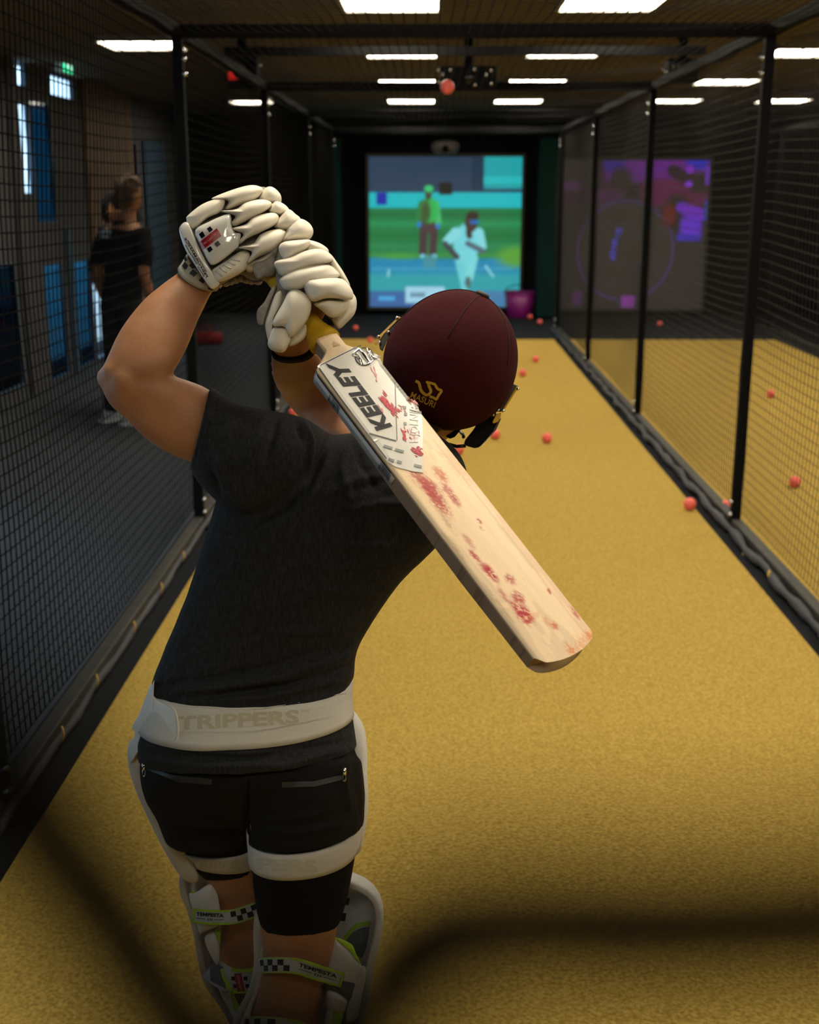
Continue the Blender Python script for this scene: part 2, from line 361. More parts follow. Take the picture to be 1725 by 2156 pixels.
# end curtain net sagging in front of the screen wall top
# gathered skirt of net rolled along the right bottom rail, with ties
M_skirt = mat('bunched net skirt', (0.02, 0.02, 0.024), 0.6, spec=0.6, var=(0.05, 0.05, 0.06), scale=90, bump=0.8, bscale=180)
for nm, X, s, par, lump in (('skirt', NL + 0.036, 1, nl, 0.35), ('skirt', NR - 0.05, -1, nr, 0.8)):
    pts, rr = [], []
    for y in np.arange(0.3, 15.6, 0.07):
        pts.append((X + s * lump * 0.010 * math.sin(9 * y), y, 0.030 + lump * 0.008 * math.sin(13 * y))); rr.append(0.012 + lump * (0.012 + 0.007 * math.sin(17 * y + 1) + 0.004 * math.sin(41 * y)))
    V, F = tubeVF(pts, rr, 8); mesh('net_skirt', V, F, M_skirt, par)
for (px, py) in ((122, 1548), (276, 1322), (334, 1240), (381, 1172), (196, 1436)):
    p = atX(px, py, NL + 0.045); V, F = tubeVF([p + np.array((0.012, 0, -0.02)), p + np.array((0.018, 0, 0.004)), p + np.array((0.012, 0.004, 0.028))], 0.0035, 6); mesh('cable_tie', V, F, M_tie, nl)
for (px, py) in ((1512, 1120), (1500, 1108), (1568, 1172), (1622, 1212), (1220, 770)):
    p = atX(px, py, NR - 0.06); V, F = tubeVF([p + np.array((0, -0.012, -0.015)), p + np.array((-0.01, 0, 0.005)), p + np.array((0, 0.012, 0.02))], 0.006, 6); mesh('cable_tie', V, F, M_bolt if px < 1540 else M_tie, nr)

# ------------------------------------------------------------------ balls
def ball(c, label, r=0.036):
    V, F = [], []; n, mlat = 20, 12
    rings = [ringSD(np.asarray(c) + np.array([0, 0, -r * math.cos(math.pi * i / mlat)]), (r * math.sin(math.pi * i / mlat), 0, 0), (0, r * math.sin(math.pi * i / mlat), 0), n) for i in range(1, mlat)]
    V, F = loftVF(rings); o = mesh('cricket_ball', V, F, M_ball); tag(o, label, 'ball', 'pink cricket balls'); return o
def fball(px, py, label, base=0.012, r=0.036):
    p = atz(px, py, base + r); ball((p[0], p[1], base + r), label, r)
fball(1152, 922, 'pink ball on the turf right of the face guard')
fball(1043, 914, 'pink ball on the turf just beside the face guard')
fball(966, 946, 'pink ball on the turf half hidden by the bat edge')
fball(1101, 785, 'pink ball on the turf right of the maroon helmet, nearer of two')
fball(1128, 756, 'pink ball on the turf right of the maroon helmet, farther of two')
fball(1453, 1061, 'pink ball on the turf edge against the right rail')
fball(617, 868, 'pink ball seen between the batter sleeve and forearm')
fball(749, 691, 'pink ball on the dark floor beside the lower glove', 0.0)
fball(780, 716, 'pink ball peeking out above the bat shoulder', 0.0)
fball(697, 683, 'pink ball on the dark floor mostly behind the lower glove', 0.0)
fball(1116, 667, 'pink ball at the foot of the purple bucket', 0.0)
fball(1137, 678, 'pink ball on the dark floor right of the bucket', 0.0)
fball(1390, 682, 'pink ball on the dark floor beyond the right net', 0.0)
fball(1623, 829, 'pink ball on the neighbouring turf, farther of the two in the open')
fball(1674, 1014, 'pink ball on the neighbouring turf, nearest one beyond the net')
fball(1531, 1066, 'pink ball behind the right net post')
p = at(942, 183, 6.15); ball(p, 'pink ball in mid-air under the roof net')

# ------------------------------------------------------------------ screens: pictures held as colour attributes on real panels
def smooth(a, b, x): t = np.clip((x - a) / (b - a), 0, 1); return t * t * (3 - 2 * t)
def canvas(nx, ny):
    u, v = np.meshgrid((np.arange(nx) + .5) / nx, (np.arange(ny) + .5) / ny); return u, v, np.zeros((ny, nx, 3))
def paint(img, m, c, a=1.0):
    m = (m * a)[..., None]; img[:] = img * (1 - m) + np.array(c) * m
def rect(u, v, x0, x1, y0, y1, s=0.006): return smooth(x0 - s, x0 + s, u) * (1 - smooth(x1 - s, x1 + s, u)) * smooth(y0 - s, y0 + s, v) * (1 - smooth(y1 - s, y1 + s, v))
def ell(u, v, cx, cy, rx, ry, s=0.12): d = np.sqrt(((u - cx) / rx) ** 2 + ((v - cy) / ry) ** 2); return 1 - smooth(1 - s, 1 + s, d)
def cap2(u, v, x0, y0, x1, y1, r0, r1=None, s=0.006):
    r1 = r0 if r1 is None else r1; dx, dy = x1 - x0, y1 - y0; t = np.clip(((u - x0) * dx + (v - y0) * dy) / (dx * dx + dy * dy), 0, 1)
    return 1 - smooth(-s, s, np.hypot(u - x0 - t * dx, v - y0 - t * dy) - (r0 + (r1 - r0) * t))
def screen_mat(name, strength):
    m = bpy.data.materials.new(name); m.use_nodes = True; nt = m.node_tree; b = nt.nodes['Principled BSDF']
    a = nt.nodes.new('ShaderNodeVertexColor'); a.layer_name = 'Col'; b.inputs['Base Color'].default_value = (0.05, 0.05, 0.05, 1); b.inputs['Roughness'].default_value = 0.6
    nt.links.new(a.outputs[0], b.inputs['Emission Color']); b.inputs['Emission Strength'].default_value = strength; return m
def screen_panel(name, x0, x1, z0, z1, Y, img, strength, parent):
    ny, nx, _ = img.shape
    xs = np.linspace(x0, x1, nx); zz = np.linspace(z1, z0, ny); X, Z = np.meshgrid(xs, zz)
    V = np.stack([X.ravel(), np.full(X.size, Y), Z.ravel()], 1)
    i = (np.arange(ny - 1)[:, None] * nx + np.arange(nx - 1)[None]).ravel(); F = np.stack([i, i + 1, i + nx + 1, i + nx], 1)[:, ::-1]
    o = mesh(name, V, F, screen_mat(name + ' glow', strength), parent)
    ca = o.data.color_attributes.new('Col', 'FLOAT_COLOR', 'POINT')
    ca.data.foreach_set('color', np.concatenate([img.reshape(-1, 3), np.ones((nx * ny, 1))], 1).astype(np.float32).ravel()); return o
YS = YF - 0.06
a, b = atY(777, 330, YS), atY(1093, 646, YS)
u, v, im = canvas(150, 150); S = lambda *c: tuple(((x / 255) ** 2.2) for x in c)
im[:] = S(28, 70, 95)
paint(im, rect(u, v, 0, .74, 0, .22), S(38, 62, 88)); paint(im, rect(u, v, .67, .75, 0, .22), S(12, 50, 75))
paint(im, rect(u, v, .75, 1, -.1, .21), S(10, 165, 172)); paint(im, rect(u, v, .75, 1, .13, .18), S(30, 190, 195))
paint(im, rect(u, v, 0, 1, .235, .34), S(8, 190, 200)); paint(im, rect(u, v, .05, .12, .235, .315), S(12, 40, 165))
paint(im, rect(u, v, 0, 1, .335, .68), S(20, 125, 70))
for y, c in ((.38, (18, 110, 60)), (.44, (36, 150, 90)), (.52, (20, 115, 60)), (.59, (35, 140, 85)), (.65, (60, 150, 70))): paint(im, np.exp(-((v - y) / .022) ** 2), S(*c), .8)
paint(im, smooth(.66, .69, v + .04 * (u - .5) ** 2), S(20, 140, 185)); paint(im, smooth(.74, .80, v), S(45, 165, 175))
paint(im, ell(u, v, .97, .66, .12, .07, .5), S(90, 165, 60)); paint(im, ell(u, v, .2, .655, .12, .02, .6), S(70, 160, 70))
paint(im, rect(u, v, .02, .95, .735, .742), S(110, 215, 235), .5); paint(im, cap2(u, v, .13, .75, .125, .79, .006), S(150, 230, 240)); paint(im, cap2(u, v, .77, .72, .82, .79, .006), S(150, 230, 240))
# umpire
paint(im, cap2(u, v, .36, .43, .355, .63, .028), S(70, 55, 60)); paint(im, cap2(u, v, .43, .43, .42, .63, .026), S(70, 55, 60)); paint(im, rect(u, v, .345, .445, .41, .50), S(75, 58, 62))
paint(im, cap2(u, v, .345, .31, .325, .42, .022), S(40, 130, 70)); paint(im, cap2(u, v, .44, .31, .455, .43, .022), S(70, 190, 110))
paint(im, ell(u, v, .395, .35, .06, .085), S(45, 185, 85)); paint(im, ell(u, v, .37, .36, .035, .08, .4), S(60, 90, 50))
paint(im, ell(u, v, .39, .245, .022, .04), S(60, 75, 50)); paint(im, ell(u, v, .392, .21, .03, .022), S(60, 200, 120)); paint(im, ell(u, v, .33, .445, .014, .02), S(40, 130, 210)); paint(im, ell(u, v, .455, .455, .014, .02), S(40, 130, 210))
paint(im, ell(u, v, .355, .655, .02, .014), S(120, 210, 230)); paint(im, ell(u, v, .43, .655, .02, .014), S(120, 210, 230)); paint(im, rect(u, v, .36, .44, .65, .73), S(75, 150, 160), .8)
paint(im, rect(u, v, .46, .545, .17, .25), S(4, 14, 18))
# bowler
paint(im, cap2(u, v, .605, .67, .635, .88, .040, .022), S(110, 215, 225)); paint(im, cap2(u, v, .68, .67, .665, .80, .038, .024), S(125, 225, 230)); paint(im, ell(u, v, .655, .83, .02, .04), S(80, 110, 110))
paint(im, ell(u, v, .640, .57, .085, .13), S(120, 222, 232)); paint(im, cap2(u, v, .57, .50, .515, .555, .036, .030), S(135, 228, 235)); paint(im, cap2(u, v, .72, .50, .745, .59, .034, .028), S(135, 228, 235))
paint(im, cap2(u, v, .50, .57, .58, .66, .018), S(60, 65, 75)); paint(im, cap2(u, v, .75, .62, .65, .57, .018), S(85, 105, 120))
paint(im, ell(u, v, .67, .43, .042, .065), S(70, 55, 50)); paint(im, ell(u, v, .68, .385, .042, .03), S(50, 45, 35)); paint(im, rect(u, v, .665, .72, .415, .44), S(20, 110, 190)); paint(im, cap2(u, v, .655, .49, .66, .52, .02), S(60, 50, 50))
# banner
paint(im, smooth(.885, .895, v), S(60, 105, 165)); paint(im, rect(u, v, .24, .50, .86, .97), S(165, 220, 245)); paint(im, rect(u, v, .06, .17, .925, .955), S(70, 170, 230))
paint(im, rect(u, v, .50, .9, .89, 1.1), S(70, 130, 175)); paint(im, rect(u, v, .9, 1.1, .88, 1.1), S(75, 120, 120))
for k, x in enumerate((.275, .30, .325, .35)): paint(im, rect(u, v, x, x + .016, .90, .93), S(30, 80, 110))
im *= (0.93 + 0.14 * rng.random((150, 150, 1)))
sc1 = thing('video_screen', 'large glowing screen showing an umpire and a white-clad bowler', 'screen', ((a[0] + b[0]) / 2, YS, b[2]))
screen_panel('screen_picture', a[0], b[0], b[2], a[2], YS - 0.022, im, 0.72, sc1)
M_bez = mat('dark olive bezel', (0.025, 0.022, 0.010), 0.6)
def bezel(par, a, b, Y, w=0.045):
    cx, cz = (a[0] + b[0]) / 2, (a[2] + b[2]) / 2; wd_, ht = b[0] - a[0], a[2] - b[2]
    V, F = joinVF([boxVF((a[0] - w / 2, Y, cz), (w, .05, ht + 2 * w)), boxVF((b[0] + w / 2, Y, cz), (w, .05, ht + 2 * w)), boxVF((cx, Y, a[2] + w / 2), (wd_, .05, w)), boxVF((cx, Y, b[2] - w / 2), (wd_, .05, w))])
    mesh('screen_bezel', V, F, M_bez, par, smooth=False)
    box('screen_back', (cx, Y + .02, cz), (wd_, .03, ht), M_black, par)
bezel(sc1, a, b, YS)
# neighbouring lane screen
a2, b2 = atY(1186, 338, YS), atY(1476, 651, YS)
u, v, im = canvas(120, 130); im[:] = S(52, 45, 42)
paint(im, smooth(.5, .0, v) * smooth(.0, .35, u), S(60, 20, 45), .8)
paint(im, rect(u, v, .30, 1, -.1, .14, .03), S(115, 22, 150)); paint(im, rect(u, v, .28, .42, -.1, .07, .02), S(55, 35, 150)); paint(im, rect(u, v, .84, .98, -.1, .06, .02), S(45, 45, 210))
paint(im, ell(u, v, .40, .13, .08, .08, .4), S(52, 38, 38)); paint(im, rect(u, v, .55, 1, .12, .30, .04), S(105, 15, 75))
paint(im, cap2(u, v, .75, .07, .86, .13, .04), S(45, 18, 38)); paint(im, rect(u, v, .87, 1, .08, .22, .03), S(48, 36, 34)); paint(im, ell(u, v, .86, .06, .025, .03), S(150, 40, 215)); paint(im, ell(u, v, .86, .155, .025, .02), S(150, 60, 240))
paint(im, rect(u, v, .0, .14, .14, .20, .015), S(95, 45, 100), .7); paint(im, rect(u, v, .18, .42, .20, .28, .03), S(85, 28, 85), .8); paint(im, rect(u, v, .0, .16, .22, .30, .03), S(60, 25, 52), .8)
paint(im, ell(u, v, .45, .60, .34, .345, .04), S(58, 50, 45)); paint(im, np.clip(ell(u, v, .45, .60, .335, .34, .02) - ell(u, v, .45, .60, .32, .325, .02), 0, 1), S(90, 60, 150), .55)
paint(im, np.clip(ell(u, v, .38, .62, .19, .21, .02) - ell(u, v, .38, .62, .18, .20, .02), 0, 1), S(85, 70, 100), .4)
paint(im, ell(u, v, .79, .34, .09, .12, .3), S(40, 26, 26)); paint(im, ell(u, v, .74, .36, .045, .07, .4), S(110, 25, 25))
paint(im, cap2(u, v, .82, .31, .93, .36, .035, .05), S(125, 40, 215)); paint(im, rect(u, v, .82, .96, .38, .50, .02), S(115, 50, 235)); paint(im, rect(u, v, .80, .96, .49, .53, .01), S(70, 45, 210))
for (x, y, r) in ((.40, .47, .022), (.375, .54, .02), (.37, .58, .016), (.365, .62, .02), (.37, .65, .015)): paint(im, ell(u, v, x, y, r, r, .4), S(90, 85, 215))
paint(im, cap2(u, v, .40, .48, .385, .53, .012), S(70, 60, 150)); paint(im, cap2(u, v, .372, .56, .366, .65, .010), S(80, 70, 190))
paint(im, rect(u, v, .44, .53, .905, .985, .01), S(165, 70, 185)); paint(im, rect(u, v, .10, .165, .87, .97, .01), S(90, 45, 100)); paint(im, rect(u, v, .44, .52, .17, .25), S(14, 10, 12))
paint(im, rect(u, v, .97, 1.01, .05, .16, .005), S(120, 60, 200)); paint(im, rect(u, v, .975, 1.01, .26, .40, .005), S(40, 70, 150))
im *= (0.9 + 0.2 * rng.random((130, 120, 1)))
sc2 = thing('video_screen', 'dim screen beyond the right net with purple shapes and rings', 'screen', ((a2[0] + b2[0]) / 2, YS, b2[2]))
screen_panel('screen_picture', a2[0], b2[0], b2[2], a2[2], YS - 0.022, im, 0.6, sc2); bezel(sc2, a2, b2, YS)

# end wall side pads, dark cowl above the screen, bucket, tracking units
M_pad = mat('dark green pad', (0.003, 0.020, 0.017), 0.8, spec=.1)
p0, p1 = atY(1128, 640, 17.3), atY(1166, 640, 17.3)
tag(box('wall_pad', ((p0[0] + p1[0]) / 2, 17.3, 1.25), (p1[0] - p0[0], 0.25, 2.45), M_pad, bev=0.02), 'tall dark green padded column right of the bright screen', 'pad', 'padded columns')
p0, p1 = atY(700, 640, 17.3), atY(722, 640, 17.3)
tag(box('wall_pad', ((p0[0] + p1[0]) / 2, 17.3, 1.25), (p1[0] - p0[0], 0.25, 2.45), M_pad, bev=0.02), 'tall dark green padded column left of the bright screen', 'pad', 'padded columns')
pc = atY(938, 309, 17.0)
pj = thing('projector', 'small grey dome projector above the bright screen', 'projector', pc)
V, F = loftVF([ringSD(pc + np.array((0, 0, z)), (rx, 0, 0), (0, rx * 0.7, 0), 24) for z, rx in ((-.10, .06), (-.09, .14), (-.03, .19), (.03, .19), (.07, .15), (.085, .06))]); mesh('projector_body', V, F, mat('grey plastic', (0.10, 0.09, 0.085), 0.5), pj)
V, F = tubeVF([pc + np.array((0, 0, .07)), (pc[0], pc[1], ZC)], 0.02, 8); mesh('mounting_pole', V, F, M_black, pj)
V, F = tubeVF([pc + np.array((0, -.12, -.03)), pc + np.array((0, -.17, -.035))], 0.05, 12); mesh('lens', V, F, M_black, pj)
M_buck = mat('purple plastic', (0.22, 0.008, 0.16), 0.4)
bc = atz(1094, 668, 0.0); bk = thing('bucket', 'magenta plastic ball bucket below the bright screen', 'bucket', bc)
hb = 0.36; r0 = 0.185; r1 = 0.225
V, F = loftVF([ringSD(bc + np.array((0, 0, z)), (r, 0, 0), (0, r, 0), 28) for z, r in ((0.0, r0 - .01), (.01, r0), (hb, r1), (hb, r1 - .008), (.03, r0 - .008))]); mesh('bucket_wall', V, F, M_buck, bk)
V, F = tubeVF([bc + np.array((r1 * math.cos(t), r1 * math.sin(t), hb)) for t in np.linspace(0, 2 * math.pi, 29)], 0.010, 6, cap=False); mesh('bucket_rim', V, F, M_buck, bk)
V, F = tubeVF([bc + np.array((r1 * math.cos(t), -0.3 * r1 * math.sin(t), hb + 0.11 * math.sin(t))) for t in np.linspace(0, math.pi, 15)], 0.006, 6); mesh('bucket_handle', V, F, M_black, bk)
def unit(px, py, Y, w, h, d, label, led=None, bolts=()):
    c = atY(px, py, Y); t = thing('tracking_unit', label, 'device', c)
    box('unit_case', c, (w, d, h), M_black, t, bev=0.012)
    V, F = tubeVF([c + np.array((0, -d / 2, 0)), c + np.array((0, -d / 2 - .03, 0))], h * 0.28, 16); mesh('unit_lens', V, F, mat('dark lens', (0.01, 0.008, 0.008), 0.08), t)
    box('unit_bracket', c + np.array((0, 0, h / 2 + (ZC - c[2] - h / 2) / 2)), (0.06, 0.04, ZC - c[2] - h / 2), M_black, t)
    for (bx, by) in bolts:
        q = atY(bx, by, Y - d / 2 - 0.01); V, F = tubeVF([q, q + np.array((0, -.012, 0))], 0.014, 8); mesh('bolt', V, F, M_bolt, t)
    if led: q = atY(led[0], led[1], Y - d / 2 - .01); box('indicator', q, (.07, .012, .05), mat('red indicator', (.5, .01, .01), .4, emit=(1, .03, .02), estr=.8), t)
unit(986, 166, 9.0, 0.40, 0.16, 0.16, 'black ball-tracking box with shiny bolts in the middle of the roof', None, ((922, 146), (924, 172), (948, 147), (999, 146), (1000, 178), (1034, 148), (1035, 176), (1024, 157), (932, 156)))
unit(512, 152, 9.0, 0.22, 0.22, 0.16, 'black ball-tracking box with red mark near the left post top', (491, 160), ((470, 130), (547, 137), (568, 206)))
unit(1436, 150, 9.0, 0.22, 0.16, 0.16, 'black ball-tracking box near the right post top', None, ((1398, 145), (1404, 152), (1418, 140), (1430, 140), (1424, 156)))
# red sports bag lying outside the left net
q = atz(434, 726, 0.0); rb = thing('sports_bag', 'red sports bag on the floor outside the left net', 'bag', q)
V, F = loftVF([ringSD(q + np.array((x, 0, .08)), (0, r, 0), (0, 0, r * .9), 16) for x, r in ((-.20, .03), (-.18, .075), (-.08, .088), (.08, .088), (.18, .075), (.20, .03))]); mesh('bag_body', V, F, mat('red nylon', (.45, .012, .012), .5), rb)
V, F = tubeVF([q + np.array((-.09, -.03, .15)), q + np.array((-.05, -.04, .23)), q + np.array((.05, -.04, .23)), q + np.array((.09, -.03, .15))], .012, 6); mesh('bag_handle', V, F, mat('red nylon', (.45, .012, .012)), rb)

# ================================================================== the batter
def LR(L, R, Z, dh, dZ=0.0, e=2.2, n=28):
    a, b = at(L[0], L[1], Z - dZ), at(R[0], R[1], Z + dZ); c = (a + b) / 2; S = (b - a) / 2
    vd = nrm(c - CAM); D = nrm(vd - nrm(S) * np.dot(vd, nrm(S))) * dh
    return ringSD(c, S, D, n, e)
def SR(lx, ly, rx, ry, Z, dh, sag, e=2.2, n=28):
    a, b = at(lx, ly, Z), at(rx, ry, Z); c = (a + b) / 2; S = (b - a) / 2; vd = nrm(c - CAM); D = nrm(vd - nrm(S) * np.dot(vd, nrm(S))) * dh + UPV * sag
    return ringSD(c, S, D, n, e)
def WR(c, rx, ry, n=28): return ringSD(c, RGT * rx, np.array([0, 1.0, 0]) * ry, n)
def smooth_rings(R, k):
    """insert k-1 splined rings between neighbours"""
    R = np.asarray(R); m = len(R); return [r for r in np.asarray(spline(list(R), (m - 1) * k + 1))]
def tubeLR(rows, k=3, **kw): return loftVF(smooth_rings([LR(r[0:2], r[2:4], r[4], r[5], *(r[6:])) if not hasattr(r[0], '__len__') else r for r in rows], k))
def blob(c, r, n=20):
    c = np.asarray(c, float); rr = np.asarray(r if hasattr(r, '__len__') else (r, r, r), float)
    return loftVF([ringSD(c + np.array([0, 0, -rr[2] * math.cos(math.pi * i / 12)]), (rr[0] * math.sin(math.pi * i / 12), 0, 0), (0, rr[1] * math.sin(math.pi * i / 12), 0), n) for i in range(1, 12)])

M_skin = mat('skin', (0.46, 0.225, 0.115), 0.5, spec=0.32, var=(0.39, 0.17, 0.08), scale=22, bump=0.10, bscale=420, subsurf=0.10)
M_shirt = mat('charcoal marl jersey', (0.0115, 0.0118, 0.0128), 0.9, spec=0.12, var=(0.027, 0.0275, 0.0285), scale=260, bump=0.12, bscale=500, stretch=(1, 1, 0.25), sheen=0.02)
M_short = mat('black woven shorts', (0.0075, 0.007, 0.0065), 0.85, spec=0.12, bump=0.10, bscale=600)
M_legg = mat('black stretch tights', (0.003, 0.003, 0.0035), 0.85, spec=0.1, bump=0.15, bscale=900)
M_elastic = mat('off white elastic', (0.60, 0.575, 0.51), 0.8, var=(0.55, 0.525, 0.46), scale=300, bump=0.3, bscale=900, stretch=(1, 1, 3))
M_pu = mat('white pad cover', (0.70, 0.68, 0.64), 0.6, var=(0.65, 0.63, 0.58), scale=30, bump=0.06, bscale=400)
M_lime = mat('lime piping', (0.38, 0.62, 0.012), 0.5)
M_print = mat('black print', (0.008, 0.008, 0.012), 0.4)
M_gold = mat('gold', (0.62, 0.36, 0.03), 0.4)

# ---- body: one continuous surface
arm_l = [tubeLR([(472, 585, 405, 540, 2.0, .03), (445, 616, 380, 572, 2.0, .030), (432, 641, 348, 596, 1.99, .036), (413, 680, 303, 634, 1.975, .043), (397, 722, 257, 693, 1.955, .048), (380, 757, 228, 752, 1.94, .047), (357, 792, 213, 790, 1.935, .042), (330, 815, 217, 815, 1.935, .03)]),
         tubeLR([(560, 895, 528, 1000, 2.03, .05), (443, 822, 408, 975, 1.995, .058), (412, 807, 322, 935, 1.98, .058), (386, 798, 270, 886, 1.96, .053), (360, 790, 230, 848, 1.945, .047), (338, 772, 211, 800, 1.938, .040), (320, 760, 216, 775, 1.938, .03)]),
         blob(at(226, 795, 1.93), .018), blob(at(262, 806, 1.905), (.022, .016, .024)), blob(at(238, 785, 1.915), .018)]
arm_r = [tubeLR([(580, 700, 652, 690, 1.925, .028), (572, 735, 658, 722, 1.945, .029), (570, 765, 676, 752, 1.99, .036), (574, 795, 700, 785, 2.06, .042), (596, 840, 728, 830, 2.16, .046), (625, 870, 745, 868, 2.19, .04)]),
         tubeLR([(600, 835, 715, 835, 2.19, .035), (618, 865, 740, 850, 2.19, .045), (655, 900, 790, 865, 2.17, .05), (710, 930, 850, 890, 2.13, .055), (800, 1000, 920, 930, 2.08, .06)])]
torso = tubeLR([(330, 1600, 715, 1580, 2.06, .095), (340, 1490, 712, 1470, 2.06, .09), (345, 1400, 742, 1390, 2.06, .092), (410, 1249, 780, 1300, 2.06, .095), (448, 1130, 840, 1220, 2.05, .10), (475, 1050, 910, 1150, 2.045, .105), (500, 1000, 960, 1080, 2.04, .105), (550, 960, 970, 1000, 2.05, .09), (650, 945, 950, 955, 2.06, .07), (760, 915, 890, 905, 2.08, .06)])
HU = nrm(.43 * RGT + .90 * UPV); HR = nrm(.90 * RGT - .43 * UPV); HB = -FWD
tl = math.radians(10); HU, HB = math.cos(tl) * HU + math.sin(tl) * HB, math.cos(tl) * HB - math.sin(tl) * HU
HC = at(946, 770, 2.09)
def hp(r, u, b): return HC + HR * r + HU * u + HB * b
neck = loftVF([ringSD(at(820, 925, 2.09), RGT * .062, FWD * .06), ringSD(at(865, 880, 2.09), RGT * .056, FWD * .056), ringSD(hp(-.01, -.07, -.0), HR * .056, HB * .06), ringSD(hp(0, 0, 0), HR * .06, HB * .07)])
head = loftVF([ringSD(hp(0, u, b), HR * rx, HB * ry, 24) for u, b, rx, ry in ((-.165, -.075, .012, .012), (-.155, -.07, .032, .032), (-.125, -.05, .052, .062), (-.08, -.02, .066, .085), (-.02, 0, .072, .094), (.04, 0, .072, .092), (.085, 0, .055, .07), (.108, 0, .02, .03))])
nose = loftVF([ringSD(hp(0, u, b), HR * .013, HB * .02, 10) for u, b in ((-.085, -.10), (-.07, -.112), (-.03, -.098))])
ears = [loftVF([ringSD(hp(s * .072, -.055, .0) + HR * s * x, HU * .03 * k, HB * .018 * k, 12) for x, k in ((-.008, .7), (.004, 1), (.012, .8))]) for s in (-1, 1)]
leg_r = tubeLR([(500, 1580, 715, 1575, 2.06, .08), (515, 1660, 745, 1660, 2.05, .095), (530, 1780, 748, 1765, 2.055, .095), (540, 1860, 735, 1850, 2.065, .085), (548, 1945, 712, 1945, 2.08, .068), (553, 2000, 704, 1995, 2.095, .062), (551, 2060, 690, 2055, 2.115, .066), (528, 2140, 674, 2140, 2.14, .068), (505, 2230, 640, 2225, 2.18, .06), (490, 2350, 590, 2350, 2.23, .045)])
leg_l = tubeLR([(330, 1580, 540, 1580, 2.08, .08), (320, 1660, 535, 1660, 2.11, .095), (355, 1760, 535, 1760, 2.16, .095), (405, 1820, 545, 1820, 2.19, .08), (440, 1860, 556, 1860, 2.215, .068), (458, 1920, 564, 1920, 2.25, .06), (463, 1985, 575, 1980, 2.28, .06), (468, 2040, 585, 2040, 2.31, .06), (500, 2110, 600, 2110, 2.34, .055), (525, 2180, 610, 2180, 2.37, .048), (545, 2300, 620, 2300, 2.43, .04)])
feet = []
def foot(c0, d):
    d = nrm(d); s = np.cross(d, (0, 0, 1)); z = np.array([0, 0, 1.0])
    return loftVF([ringSD(c0 + d * t + z * h, s * w, z * hh, 20) for t, w, h, hh in ((-.085, .02, .045, .03), (-.07, .034, .05, .046), (0, .038, .05, .046), (.08, .046, .04, .036), (.15, .044, .032, .028), (.185, .02, .025, .015))])
rA, lA = at(540, 2350, 2.23), at(582, 2300, 2.43)
ank = []
for A, tgt in ((rA, (.00, .05)), (lA, (.0, .05))):
    g = np.array([A[0] + tgt[0], A[1] + tgt[1], 0.09])
    ank.append((loftVF([ringSD(A * (1 - t) + g * t, RGT * r, (0, r, 0), 20) for t, r in ((0, .04), (.5, .035), (1, .034))]), g))
body_parts = arm_l + arm_r + [torso, neck, head, nose] + ears + [leg_r, leg_l, ank[0][0], ank[1][0], foot(ank[0][1] * np.array([1, 1, 0]), (.75, .66, 0)), foot(ank[1][1] * np.array([1, 1, 0]), (.4, .9, 0))]
hands = [blob(at(520, 500, 1.98), (.045, .04, .045)), blob(at(660, 610, 1.94), (.042, .04, .042)), tubeVF([at(420, 575, 2.0), at(480, 530, 2.0), at(530, 500, 1.99)], .032, 14), tubeVF([at(615, 715, 1.935), at(640, 670, 1.935), at(660, 630, 1.94)], .028, 14)]
bV, bF = remesh(body_parts + hands, 0.005, 6)
root_p = ank[0][1] * np.array([1, 1, 0])
batter = thing('person', 'batter seen from behind in dark tee and shorts, bat raised over the shoulder', 'person', root_p)
mesh('body', bV, bF, M_skin, batter)
bodyT = bvh(bV, bF)

# ---- clothes
sleeve = tubeLR([(443, 814, 400, 985, 1.992, .078), (470, 830, 412, 1008, 1.99, .081), (505, 850, 440, 1040, 1.985, .085), (570, 864, 490, 1082, 1.98, .090), (635, 878, 548, 1094, 1.99, .092), (684, 908, 632, 1062, 2.02, .085), (720, 950, 690, 1040, 2.05, .06)])
shirt_t = tubeLR([SR(296, 1597, 754, 1572, 2.06, .143, .033), SR(293, 1575, 752, 1555, 2.06, .139, .03), SR(292, 1548, 748, 1528, 2.06, .132, .02), (308, 1500, 737, 1480, 2.06, .119), (318, 1458, 734, 1448, 2.06, .112), (324, 1430, 746, 1424, 2.06, .112), (350, 1363, 752, 1371, 2.06, .107), (396, 1249, 788, 1305, 2.05, .108), (434, 1130, 846, 1224, 2.04, .113), (458, 1050, 918, 1154, 2.035, .116), (482, 1000, 975, 1080, 2.035, .115), (545, 945, 985, 1000, 2.045, .10), (640, 925, 960, 945, 2.06, .085), (735, 912, 905, 903, 2.075, .075)])
sleeve_r = tubeLR([(790, 1000, 925, 900, 2.08, .08), (740, 960, 880, 880, 2.12, .075), (712, 940, 845, 872, 2.14, .07)])
sV, sF = remesh([sleeve, shirt_t, sleeve_r], 0.0036, 10)
sN = normals(sV, sF)
